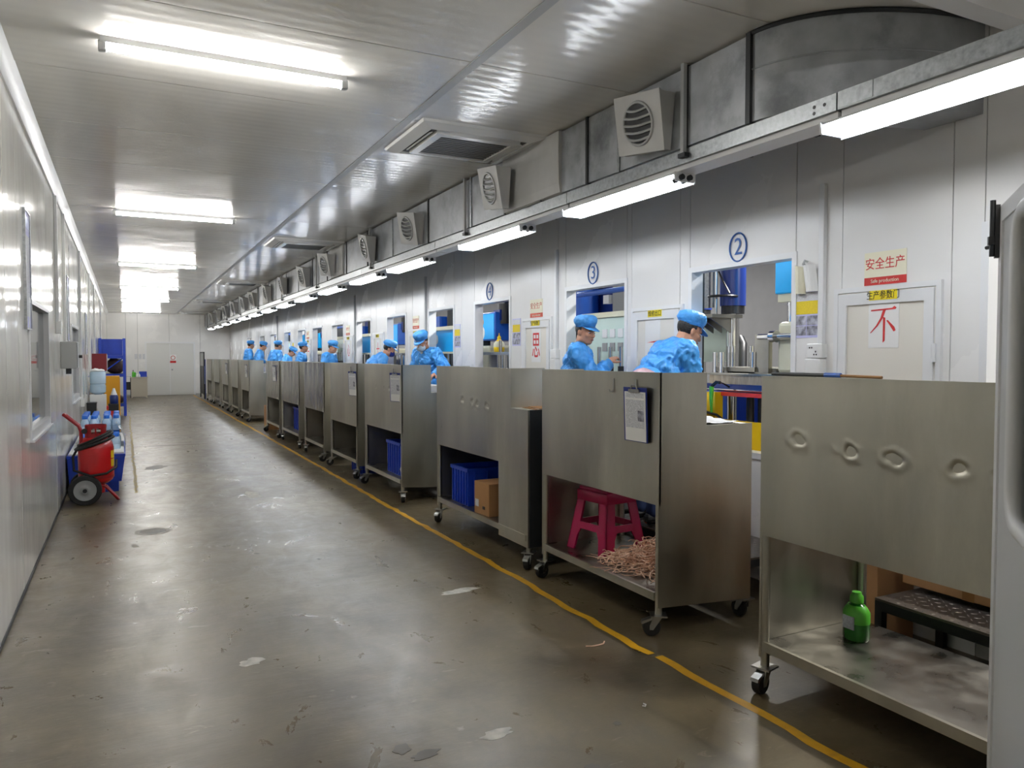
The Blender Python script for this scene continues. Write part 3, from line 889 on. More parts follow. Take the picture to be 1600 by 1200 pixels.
# ------------------------------------------------------------------ stainless carts
XC = 2.6
def caster(parent, x, y, rz, wm=None):
    e = obj('caster', MB().box(-.045, -.045, .112, .045, .045, .12), M_castm, parent, (x, y, 0), rot=(0, 0, rz))
    mb = MB(); mb.prism([(-.02, .112), (.03, .112), (.05, .06), (.05, .038), (.03, .038)], 'y', -.026, -.022); mb.prism([(-.02, .112), (.03, .112), (.05, .06), (.05, .038), (.03, .038)], 'y', .022, .026)
    obj('fork', mb, M_castm, e)
    mb = MB(); mb.lathe([(.012, -.019), (.046, -.019), (.05, -.012), (.05, .012), (.046, .019), (.012, .019)], n=20, mt=Matrix.Rotation(PI / 2, 4, 'X')); mb.xf(Matrix.Translation((.038, 0, .05)))
    obj('wheel', mb, wm or M_black, e, smooth=40)
    obj('brake_pedal', MB().prism([(.035, .105), (.09, .085), (.095, .07), (.085, .07), (.03, .095)], 'y', -.02, .02), M_castm, e)
    return e

def cart(y0, L, lab, dents=None, back=True, hooks=(), m_front=None, front_z=.73, step_front=0.0, casters='dark'):
    m_front = m_front or M_steel
    t = thing('workbench_cart', lab, 'cart', (XC, y0, 0), 0, 'stainless workbench carts in the row')
    ya = step_front
    if dents:
        ny, nz = 150, 84
        vs = []; fs = []
        for i in range(ny + 1):
            for j in range(nz + 1):
                y = ya + (L - ya) * i / ny; z = front_z + (1.46 - front_z) * j / nz
                x = 0.0
                for (dy, dz, r, a) in dents:
                    nn_ = noise.noise(Vector((y * 22, z * 22, dy * 9))); d = math.hypot((y - dy + .012 * nn_) / (r * .85), (z - dz + .012 * noise.noise(Vector((z * 20, y * 20, 4)))) / (r * .6)) * (1 + .35 * nn_)
                    if d < 2: x += a * .75 * (math.exp(-d * d * 2.0) - .3 * math.exp(-(d - 1.1) ** 2 * 6))
                x += .0022 * noise.noise(Vector((y * 3.1, z * 3.1, 5)))
                vs.append((x, y, z))
        for i in range(ny):
            for j in range(nz):
                a = i * (nz + 1) + j
                fs.append((a, a + 1, a + nz + 2, a + nz + 1))
        mb = MB(); mb.smooth = True; mb.add(vs, fs); mb.smooth = False
        mb.box(.004, ya, front_z, .016, L, 1.458)
        obj('front_panel', mb, m_front, t)
    else:
        vs = []; fs = []; ny, nz = 28, 16
        for i in range(ny + 1):
            for j in range(nz + 1):
                y = ya + (L - ya) * i / ny; z = front_z + (1.46 - front_z) * j / nz
                vs.append((.003 * noise.noise(Vector((y * 2.3 + y0 * 7, z * 2.3, 1.5))), y, z))
        for i in range(ny):
            for j in range(nz):
                a = i * (nz + 1) + j; fs.append((a, a + 1, a + nz + 2, a + nz + 1))
        mb = MB(); mb.smooth = True; mb.add(vs, fs); mb.smooth = False; mb.box(.004, ya, front_z, .016, L, 1.458)
        obj('front_panel', mb, m_front, t)
    if step_front:
        mb = MB(); mb.prism([(0.0, .15), (ya, .15), (ya, 1.46), (ya - .21, 1.46), (ya - .21, 1.16), (0.0, 1.16)], 'x', 0, .014); obj('stepped_panel', mb, M_steel, t)
        obj('side_panel', MB().box(.014, 0, .15, .42, .014, 1.16), M_dkgrey, t)
        obj('side_panel', MB().box(.016, ya - .2, 1.16, .3, ya - .19, 1.46), M_steel, t)
    else:
        prof = [(.0, .16), (.68, .12), (.68, 1.16), (.335, 1.16), (.335, 1.46), (.0, 1.46)]
        mb = MB(); mb.prism(prof, 'y', 0, .012); obj('side_panel', mb, M_steel, t)
    prof = [(.0, .16), (.68, .12), (.68, 1.16), (.335, 1.16), (.335, 1.46), (.0, 1.46)]
    mb = MB(); mb.prism(prof, 'y', L - .012, L); obj('side_panel', mb, M_steel, t)
    obj('table_top', B(.02, .014, 1.128, .69, L - .014, 1.156), M_steel, t)
    obj('edge_rail', B(-.004, ya, 1.455, .02, L, 1.462), M_steel, t)
    sh = MB().box(.012, .014, .205, .66, L - .014, .235)
    s_ = obj('bottom_shelf', sh, M_shelf, t)
    obj('front_lip', B(-.006, .03, .195, .012, L - .03, .24), M_steel, s_)
    if back: obj('back_panel', B(.655, .014, .236, .665, L - .014, 1.127), M_dkgrey, t)
    wm = M_black
    for (x, y) in ((.02, .02), (.02, L - .02), (.66, .03), (.66, L - .03)):
        mb = MB(); mb.smooth = True
        mb.cyl((x, y, .12), (x, y, 1.12), .02, n=10)
        obj('leg', mb, M_steel, t, smooth=40)
        caster(t, x, y, rnd.choice((2.6, 3.4, 3.9, 4.4)) if x < .1 else rnd.uniform(0, 6), wm)
    for hy in hooks:
        mb = MB(); mb.tube([(-.004, hy, 1.42), (-.006, hy, 1.36), (-.008, hy + .004, 1.34), (-.022, hy + .01, 1.338), (-.028, hy + .012, 1.355)], .0035, 6); mb.tube([(-.004, hy + .035, 1.345), (-.012, hy + .03, 1.34), (-.016, hy, 1.345)], .0035, 6)
        obj('hook', mb, M_castm, t)
    return t
cart(1.22, 1.37, 'nearest stainless cart, five dents across its front, green bottle on its shelf', dents=[(1.15, 1.185, .048, .022), (.89, 1.165, .045, .022), (.69, 1.16, .05, .02), (.44, 1.155, .05, .014), (.27, 1.145, .055, .016)], back=False)
cart(3.34, 1.31, 'stainless cart holding a crimson stool and a heap of rubber scraps', back=False, hooks=(.21, .43), dents=[(.27, 1.19, .03, -.006), (.55, 1.18, .02, .004), (.4, 1.2, .02, .004)])
cart(4.86, 1.81, 'stainless cart with a stepped front, blue crates and a carton on its shelf', step_front=.49, dents=[(1.0, 1.17, .05, .008), (.9, 1.16, .05, .01), (.7, 1.15, .05, .008), (1.2, 1.18, .05, .008)])
cart(7.70, 1.38, 'stainless cart with an open blue clipboard and one blue crate below, before the masked worker', hooks=(.25,), dents=[(.4, 1.2, .04, .008), (.6, 1.2, .04, .008), (.9, 1.2, .04, .008)])
cart(9.45, 1.37, 'stainless cart reflecting a yellow board, with a low open shelf', front_z=.66, hooks=(.25,))
cart(11.24, 1.36, 'stainless cart with a glossy crinkled front, carton and bottle on its shelf', m_front=M_steel_f)
cart(13.05, 1.56, 'stainless cart with a crinkled front and a blue crate below', m_front=M_steel_f)
cart(14.85, 1.5, 'stainless cart with a narrow clipboard, last before the gap in the row', m_front=M_steel_f)
cart(18.8, 1.32, 'small far stainless cart with a bright wide end panel, first beyond the gap')
cart(20.75, 1.35, 'small far stainless cart, second beyond the gap')
cart(22.85, 1.5, 'small far stainless cart, third beyond the gap')
cart(25.1, 1.6, 'small far stainless cart, fourth beyond the gap')
cart(27.5, 1.6, 'small far stainless cart, fifth beyond the gap')

# clipboards
def clipboard(y, zt, lab, tilt=0.0):
    t = thing('clipboard', lab, 'clipboard', (XC - .022, y, zt))
    obj('board', CB(-.005, -.11, -.31, 0, .11, 0, c=.002), M_clipb, t)
    p = obj('sheet', B(-.0075, -.1, -.305, -.0055, .095, -.025), M_paper, t)
    obj('heading', B(-.0085, -.085, -.06, -.0075, .085, -.032), M_print, p); obj('typed_lines', B(-.0085, -.085, -.23, -.0075, .085, -.07), M_print, p)
    obj('photograph', B(-.009, -.085, -.19, -.0085, -.03, -.13), M_photo, p)
    mb = MB(); mb.box(-.014, -.05, -.028, -.0055, .05, -.01); mb.tube([(-.01, -.03, -.012), (-.012, -.02, .012), (-.012, .02, .012), (-.01, .03, -.012)], .004, 6)
    obj('clip', mb, M_castm, t)
    t.rotation_euler = (0, R(-2), tilt)
clipboard(3.53, 1.375, 'blue clipboard with a printed form hanging on the cart with the stool')
clipboard(7.83, 1.375, 'blue clipboard seen edge-on hanging on the cart before the masked worker', .25)
clipboard(9.56, 1.36, 'blue clipboard on the cart reflecting a yellow board', .2)
clipboard(15.25, 1.38, 'narrow far clipboard on the last cart before the gap', .1)
clipboard(19.1, 1.36, 'tiny clipboard on the first cart beyond the gap', .1); clipboard(23.1, 1.36, 'tiniest clipboard on the third cart beyond the gap', .1)

# ------------------------------------------------------------------ things on and in the carts
# crimson stool
def stool(x, y, z, lab):
    t = thing('plastic_stool', lab, 'stool', (x, y, z), R(8))
    mb = MB(); mb.smooth = False
    mb.cbox(-.125, -.145, .395, .125, .145, .43, c=.012)
    mb.cbox(-.135, -.155, .33, .135, .155, .405, c=.01)
    obj('seat', mb, M_stool, t, smooth=40)
    # each side: a tapered panel with an arched window
    def side(rot, hw_t, hw_b, dt_, db):
        mb = MB()
        outer = [(-hw_b, 0), (-hw_t, .38), (hw_t, .38), (hw_b, 0)]
        # legs and crossbar as strips
        lw_ = .075
        def pt(u, z, off): # off: outward distance grows to the floor
            k = z / .38
            d = db + (dt_ - db) * k
            return (u, d + off, z)
        def quadprism(poly):
            n = len(poly)
            vs = [pt(u, z, 0) for u, z in poly] + [pt(u, z, -.012) for u, z in poly]
            mb.add(vs, [(i, (i + 1) % n, n + (i + 1) % n, n + i) for i in range(n)] + [tuple(range(n)), tuple(range(n, 2 * n))[::-1]])
        hw = lambda z: hw_b + (hw_t - hw_b) * z / .38
        iw = lambda z: hw(z) - .078 + (.004 if z > .3 else 0)
        for s in (-1, 1):
            quadprism([(s * hw(0), 0), (s * hw(.38), .38), (s * iw(.33), .34), (s * iw(.14), .14), (s * (iw(0) + .002), 0)])
        quadprism([(-iw(.19), .19), (iw(.19), .19), (iw(.13) + .01, .145), (iw(.1), .10), (iw(.1) - .025, .145), (-iw(.1) + .025, .145), (-iw(.1), .10), (-iw(.13) - .01, .145)])
        quadprism([(-iw(.34) - .01, .34), (-hw(.38), .38), (hw(.38), .38), (iw(.34) + .01, .34), (iw(.33) - .015, .345), (-iw(.33) + .015, .345)])
        mb.xf(Matrix.Rotation(rot, 4, 'Z'))
        obj('leg_panel', mb, M_stool, t)
    side(0, .125, .185, .145, .20); side(PI, .125, .185, .145, .20)
    side(PI / 2, .145, .20, .125, .185); side(-PI / 2, .145, .20, .125, .185)
    return t
stool(2.92, 4.32, .237, 'crimson plastic stool standing on the bottom shelf of the second cart')

# rubber scrap heap
def scrap(x, y, z, lab, n=420):
    mb = MB(); rr = random.Random(3)
    for i in range(n):
        a = rr.uniform(0, 2 * PI); r = math.sqrt(rr.random())
        cx_, cy_ = .22 * r * math.cos(a), .3 * r * math.sin(a)
        h = .18 * (1 - r) ** .8 * rr.random() + .004
        d = rr.uniform(0, 2 * PI); cur = rr.uniform(-5.5, 5.5); l = rr.uniform(.08, .22)
        pts = []
        px, py, pz = cx_, cy_, h
        for k in range(9):
            pts.append((px, py, max(.003, pz)))
            px += math.cos(d) * l / 8; py += math.sin(d) * l / 8; pz += rr.uniform(-.013, .013)
            d += cur / 8 + rr.uniform(-.25, .25)
        mb.tube(pts, rr.uniform(.002, .0042), 4)
    o = obj('rubber_scraps', mb, M_scrap, None, (x, y, z))
    tag(o, lab, 'scraps', kind='stuff')
scrap(2.93, 3.83, .2365, 'heap of tangled pink-beige rubber trimmings on the second cart shelf')

# green bottle
t = thing('spray_bottle', 'green bottle with a bright green cap on the nearest cart shelf', 'bottle', (3.02, 2.40, .236))
mb = MB(); mb.lathe([(.0, 0), (.058, 0), (.062, .008), (.062, .10), (.06, .112), (.06, .13), (.045, .155), (.03, .165), (.026, .17)], n=24, sx=.85); obj('body', mb, M_green, t, smooth=40)
mb = MB(); mb.lathe([(.0624, .08), (.0626, .128), (.05, .15), (.04, .16)], n=24, sx=.87); obj('pale_shoulder', mb, M_greenc, t, smooth=40)
mb = MB(); mb.lathe([(.026, .168), (.03, .172), (.03, .2), (.022, .21), (.02, .22), (.0, .222)], n=20); obj('cap', mb, M_greenc, t, smooth=40)
obj('label', B(-.0555, -.03, .055, -.051, .03, .115), M_print, t)
# rods on top of nearest cart
t = thing('tape_stick', 'dark rod and wooden stick bound with blue tape on the nearest cart top', 'stick', (2.614, 2.12, 1.4635))
mb = MB(); mb.cyl((0, .42, .008), (0, .06, .008), .008, n=8); obj('rod', mb, M_dkgrey, t)
mb = MB(); mb.cyl((0, .13, .009), (0, .05, .009), .0095, n=8); obj('tape_wrap', mb, M_mblue, t)
mb = MB(); mb.cyl((0, .05, .007), (.0, -.14, .005), .006, n=8); obj('wooden_end', mb, M_card, t)
# pink bag on top of the second cart
t = thing('plastic_bag', 'crumpled pale pink plastic bag lying over the second cart top', 'bag', (2.76, 3.70, 1.157))
mb = MB(); mb.smooth = True; mb.ell((0, 0, .15), (.13, .2, .17), None, 24, 14)
mb.v = [tuple(Vector(p) * (1 + .08 * noise.noise(Vector(p) * 14))) for p in mb.v]; mb.v = [(a, b, max(0, c)) for a, b, c in mb.v]
obj('bag_body', mb, M_pink, t)
# papers on table tops
def paper_stack(x, y, z, w_, d, lab, m=M_paper, n=3, cat='papers'):
    t = thing('paper_stack', lab, cat, (x, y, z))
    for i in range(n):
        o = obj('sheet', B(-d / 2, -w_ / 2, 0, d / 2, w_ / 2, .003), m if i % 2 == 0 else M_print, t, (rnd.uniform(-.02, .02), rnd.uniform(-.02, .02), i * .0035))
        o.rotation_euler = (0, 0, rnd.uniform(-.25, .25))
t = thing('plastic_sheet', 'crumpled white plastic sheet on the second cart table', 'sheet', (3.1, 3.62, 1.157))
mb = MB(); mb.smooth = True; vs = []; fs = []
for i in range(15):
    for j in range(19):
        a, b = -.15 + .3 * i / 14, -.22 + .44 * j / 18
        vs.append((a, b, .004 + .03 * abs(noise.noise(Vector((a * 12, b * 12, 2)))) * (1 + 3 * max(0, b)) ))
for i in range(14):
    for j in range(18):
        q = i * 19 + j; fs.append((q, q + 1, q + 20, q + 19))
mb.add(vs, fs); obj('crumpled_sheet', mb, M_paper, t)
paper_stack(2.83, 5.02, 1.157, .28, .22, 'thin stack of cards lying on the stepped cart ledge', M_card)
t = thing('tape_roll_pile', 'small bunch of coloured tape on the stepped cart ledge', 'tape', (2.9, 5.28, 1.157))
for k, (a, b, m_) in enumerate(((0, 0, M_paper), (.03, .06, M_mblue), (-.03, .05, M_card))):
    mb = MB(); mb.tube([(a + .035 * math.cos(q * PI / 6), b, .045 + .035 * math.sin(q * PI / 6)) for q in range(12)], .012, 6, True); obj('roll', mb, m_, t, smooth=60)
t = thing('parts_tray', 'white tray on the cart table before the masked worker', 'tray', (3.14, 8.32, 1.157))
mb = MB(); mb.box(-.14, -.3, 0, .14, .3, .01); mb.box(-.14, -.3, .01, -.13, .3, .06); mb.box(.13, -.3, .01, .14, .3, .06); mb.box(-.13, -.3, .01, .13, -.29, .06); mb.box(-.13, .29, .01, .13, .3, .06)
obj('tray_body', mb, M_white, t)

# blue crates
def crate_mesh(w_, d, h):
    mb = MB(); t_ = .008
    mb.box(-d / 2, -w_ / 2, 0, d / 2, w_ / 2, t_)
    for a in ((-d / 2, -w_ / 2, t_, -d / 2 + t_, w_ / 2, h), (d / 2 - t_, -w_ / 2, t_, d / 2, w_ / 2, h), (-d / 2 + t_, -w_ / 2, t_, d / 2 - t_, -w_ / 2 + t_, h), (-d / 2 + t_, w_ / 2 - t_, t_, d / 2 - t_, w_ / 2, h)): mb.box(*a)
    return mb
def crate(x, y, z, w_, d, h, lab, group='blue plastic crates', rz=0):
    t = thing('plastic_crate', lab, 'crate', (x, y, z), rz, group)
    obj('body', crate_mesh(w_, d, h), M_bluecrate, t)
    r_ = MB(); e = .014
    for a in ((-d / 2 - e, -w_ / 2 - e, h - .03, d / 2 + e, -w_ / 2, h), (-d / 2 - e, w_ / 2, h - .03, d / 2 + e, w_ / 2 + e, h), (-d / 2 - e, -w_ / 2, h - .03, -d / 2, w_ / 2, h), (d / 2, -w_ / 2, h - .03, d / 2 + e, w_ / 2, h)): r_.box(*a)
    obj('rim', r_, M_bluecrate, t)
    for k in range(6):
        yy = -w_ / 2 + w_ * (k + .5) / 6
        obj('rib', B(-d / 2 - .012, yy - .008, .01, -d / 2, yy + .008, h - .03), M_bluecrate, t)
    for k in range(4):
        xx = -d / 2 + d * (k + .5) / 4
        obj('rib', B(xx - .008, -w_ / 2 - .012, .01, xx + .008, -w_ / 2, h - .03), M_bluecrate, t)
    return t
crate(2.91, 6.26, .237, .36, .5, .33, 'blue crate beside the carton on the stepped cart shelf')
crate(3.09, 5.60, .237, .36, .4, .36, 'blue crate behind the carton on the stepped cart shelf')
crate(2.9, 8.2, .237, .46, .44, .36, 'blue crate on the shelf before the masked worker')
crate(2.98, 13.7, .237, .9, .5, .4, 'wide blue crate on a crinkled cart shelf')
crate(2.92, 10.0, .003, .5, .34, .16, 'low blue crate on the floor under the yellow-reflecting cart')
crate(3.0, 5.16, .24, .26, .34, .6, 'tall blue crate behind the stepped panel end')
def carton(x, y, z, d, w_, h, lab, rz=0, tape_=True, mk=False):
    t = thing('cardboard_box', lab, 'box', (x, y, z), rz)
    obj('carton', CB(-d / 2, -w_ / 2, 0, d / 2, w_ / 2, h, c=.004), M_card, t)
    if tape_:
        obj('packing_tape', B(-d / 2 - .001, -.03, 0, d / 2 + .001, .03, h + .001), M_cardd, t)
    if mk:
        obj('label', B(-d / 2 - .002, w_ / 2 - .08, .06, -d / 2, w_ / 2 - .02, .12), M_print, t)
        obj('print_mark', B(-d / 2 - .002, -.06, .05, -d / 2, -.02, .075), M_blackp, t)
    return t
carton(2.74, 5.72, .237, .24, .26, .27, 'cardboard box with a white label on the stepped cart shelf', .05, False, True)
carton(2.86, 11.55, .237, .3, .26, .33, 'small cardboard box on the crinkled cart shelf beside a bottle')
carton(2.78, 16.85, .0, .22, .5, .5, 'tall cardboard box on the floor at the gap in the row', 0)
carton(3.68, 2.86, .0, .3, .36, .56, 'taped and wrapped cardboard box behind the nearest cart')
t = thing('long_carton', 'long cardboard carton with tape bands on the nearest platform', 'box', (3.72, 1.9, .365))
obj('carton', CB(-.1, -.7, 0, .1, .7, .25, c=.004), M_card, t)
for yy in (-.45, -.05, .35): obj('packing_tape', B(-.101, yy - .03, 0, .101, yy + .03, .251), M_cardd, t)
carton(3.72, 4.18, .305, .2, .3, .3, 'plain cardboard box behind the second cart', 0, False)
t = thing('juice_bottle', 'small blue labelled bottle on a far crinkled cart shelf', 'bottle', (2.86, 12.1, .237))
mb = MB(); mb.lathe([(.0, 0), (.034, 0), (.036, .01), (.036, .15), (.016, .19), (.014, .22), (0, .221)], n=14); obj('body', mb, M_wrap, t, smooth=40)
mb = MB(); mb.lathe([(.037, .05), (.037, .12)], n=14); obj('label', mb, M_bluecrate, t)
t = thing('rag_bag', 'pale plastic bag of rags on the shelf before the masked worker', 'bag', (2.78, 7.86, .237))
mb = MB(); mb.smooth = True; mb.ell((0, 0, .08), (.13, .11, .09), None, 20, 12); mb.v = [tuple(Vector(p) * (1 + .16 * noise.noise(Vector(p) * 16))) for p in mb.v]; mb.v = [(a, b, max(0, c)) for a, b, c in mb.v]
obj('bag_body', mb, M_wrap, t)

# ------------------------------------------------------------------ platforms behind the carts
def platform(ya, yb, z, lab, x0=3.34):
    L = yb - ya; d = 3.88 - x0
    t = thing('step_platform', lab, 'platform', (x0, ya, 0), 0, 'steel step platforms behind the carts')
    p = obj('tread_plate', B(0, 0, z - .012, d, L, z), M_check, t)
    if ya < 5:
        mb = MB(); nx_, ny_ = int(d / .045), int(L / .045)
        for i in range(nx_):
            for j in range(ny_):
                cx_, cy_ = .02 + i * .045, .02 + j * .045; a = PI / 4 if (i + j) % 2 else -PI / 4
                u = Vector((math.cos(a), math.sin(a), 0)) * .016; v_ = Vector((-math.sin(a), math.cos(a), 0)) * .0045
                c = Vector((cx_, cy_, z))
                q = [c - u, c + v_, c + u, c - v_]
                top = [x * .0 + (c + (x - c) * .5) + Vector((0, 0, .0022)) for x in q]
                mb.add(q + top, [(0, 1, 5, 4), (1, 2, 6, 5), (2, 3, 7, 6), (3, 0, 4, 7), (4, 5, 6, 7)])
        o = obj('checker_ridges', mb, M_check, p); o['kind'] = 'stuff'
    for yy in (0, L - .04): obj('frame_bar', B(0, yy, z - .06, d, yy + .04, z - .013), M_platf, t)
    obj('frame_bar', B(0, .04, z - .06, .03, L - .04, z - .013), M_platf, t); obj('frame_bar', B(d - .03, .04, z - .06, d, L - .04, z - .013), M_platf, t)
    for (x, y) in ((0, 0), (0, L - .04), (d - .04, 0), (d - .04, L - .04)): obj('leg', B(x, y, 0, x + .04, y + .04, z - .06), M_platf, t)
    obj('stretcher', B(.005, .04, .07, .035, L - .04, .10), M_galv, t)
platform(0.9, 2.56, .335, 'checker-plate step platform behind the nearest cart', 3.355)
for k, (ya, yb, lab) in enumerate(((3.5, 4.95, 'checker-plate step platform behind the stool cart'), (5.1, 6.7, 'step platform behind the stepped cart'), (8.2, 9.9, 'step platform under the masked worker'), (10.2, 11.8, 'step platform under the stooping worker'),
        (13.2, 14.7, 'step platform under the worker turned to the right'), (15.7, 17.1, 'step platform under the far worker at the gap'), (17.5, 20.3, 'long far step platform under two workers'), (20.9, 24.0, 'last far step platform under two workers'))):
    platform(ya, yb, .30, lab, 3.385)
# ------------------------------------------------------------------ workers
def voxel(mb, size, smooth_it=2, fac=0.5):
    me = mb.mesh('tmp')
    o = bpy.data.objects.new('tmp', me); COL.objects.link(o)
    md = o.modifiers.new('r', 'REMESH'); md.mode = 'VOXEL'; md.voxel_size = size; md.use_smooth_shade = True
    if smooth_it:
        sm = o.modifiers.new('s', 'SMOOTH'); sm.iterations = smooth_it; sm.factor = fac
    dg = bpy.context.evaluated_depsgraph_get()
    out = bpy.data.meshes.new_from_object(o.evaluated_get(dg))
    bpy.data.objects.remove(o); bpy.data.meshes.remove(me)
    out.polygons.foreach_set('use_smooth', [True] * len(out.polygons))
    return out

def ik(a, t, l1, l2, pole):
    a, t = Vector(a), Vector(t)
    d = t - a; L = min(d.length, (l1 + l2) * .985); dn = d.normalized()
    x = (l1 * l1 - l2 * l2 + L * L) / (2 * L); h = math.sqrt(max(0, l1 * l1 - x * x))
    p = Vector(pole); p = (p - dn * p.dot(dn)).normalized()
    return a + dn * x + p * h, a + dn * L

def head_geo(mb, M):
    i0 = len(mb.v)
    mb.ell((0, -.012, .035), (.073, .095, .085), None, 20, 14)       # cranium
    mb.ell((0, .012, -.035), (.062, .075, .078), None, 18, 12)       # face
    mb.ell((0, .038, -.085), (.04, .042, .034), None, 14, 10)        # chin and jaw
    for s in (-1, 1):
        mb.ell((s * .036, .055, -.03), (.026, .026, .024), None, 10, 8)  # cheeks
        mb.ell((s * .045, .0, -.07), (.022, .04, .03), None, 10, 8)      # jaw corner
        mb.ell((s * .074, -.012, -.012), (.011, .02, .032), Matrix.Rotation(s * .25, 3, 'Z'), 10, 8)  # ear
    mb.ell((0, .072, .018), (.05, .018, .014), None, 12, 8)          # brow
    mb.cap((0, .084, .004), (0, .100, -.034), .009, .0135, 8)        # nose
    for s in (-1, 1): mb.ell((s * .012, .092, -.037), (.008, .01, .007), None, 8, 6)
    mb.ell((0, .083, -.062), (.022, .011, .006), None, 10, 6); mb.ell((0, .081, -.072), (.019, .011, .007), None, 10, 6)  # lips
    mb.xf(M, i0)

def hand_geo(mb, wrist, fwd, nrm, side, curl=.45):
    f = Vector(fwd).normalized(); n = Vector(nrm); n = (n - f * n.dot(f)).normalized(); u = f.cross(n) * side
    w_ = Vector(wrist)
    M3 = Matrix((u, f, n)).transposed()
    mb.ell(w_ + f * .045, (.04, .05, .0165), M3, 14, 10)
    mb.cap(w_ - f * .03, w_ + f * .02, .025, .026, 10)
    for k, (off, l) in enumerate(((.028, .07), (.0095, .08), (-.0095, .075), (-.028, .058))):
        b = w_ + f * (.082 - abs(k - 1.3) * .005) + u * off
        c = curl * (1 + .12 * k)
        d1 = (f * math.cos(c * .7) - n * math.sin(c * .7)); d2 = (f * math.cos(c * 1.9) - n * math.sin(c * 1.9)); d3 = (f * math.cos(c * 2.8) - n * math.sin(c * 2.8))
        p1 = b + d1 * l * .45; p2 = p1 + d2 * l * .32; p3 = p2 + d3 * l * .25
        mb.cap(b - f * .012, p1, .0092, .0085, 8); mb.cap(p1, p2, .0085, .0078, 8); mb.cap(p2, p3, .0078, .007, 8)
    b = w_ + f * .025 + u * .034
    p1 = b + (f * .6 + u * .75 - n * .35).normalized() * .038; p2 = p1 + (f * .9 + u * .2 - n * .45).normalized() * .032
    mb.cap(b - u * .012, p1, .0125, .0105, 8); mb.cap(p1, p2, .0105, .0085, 8)

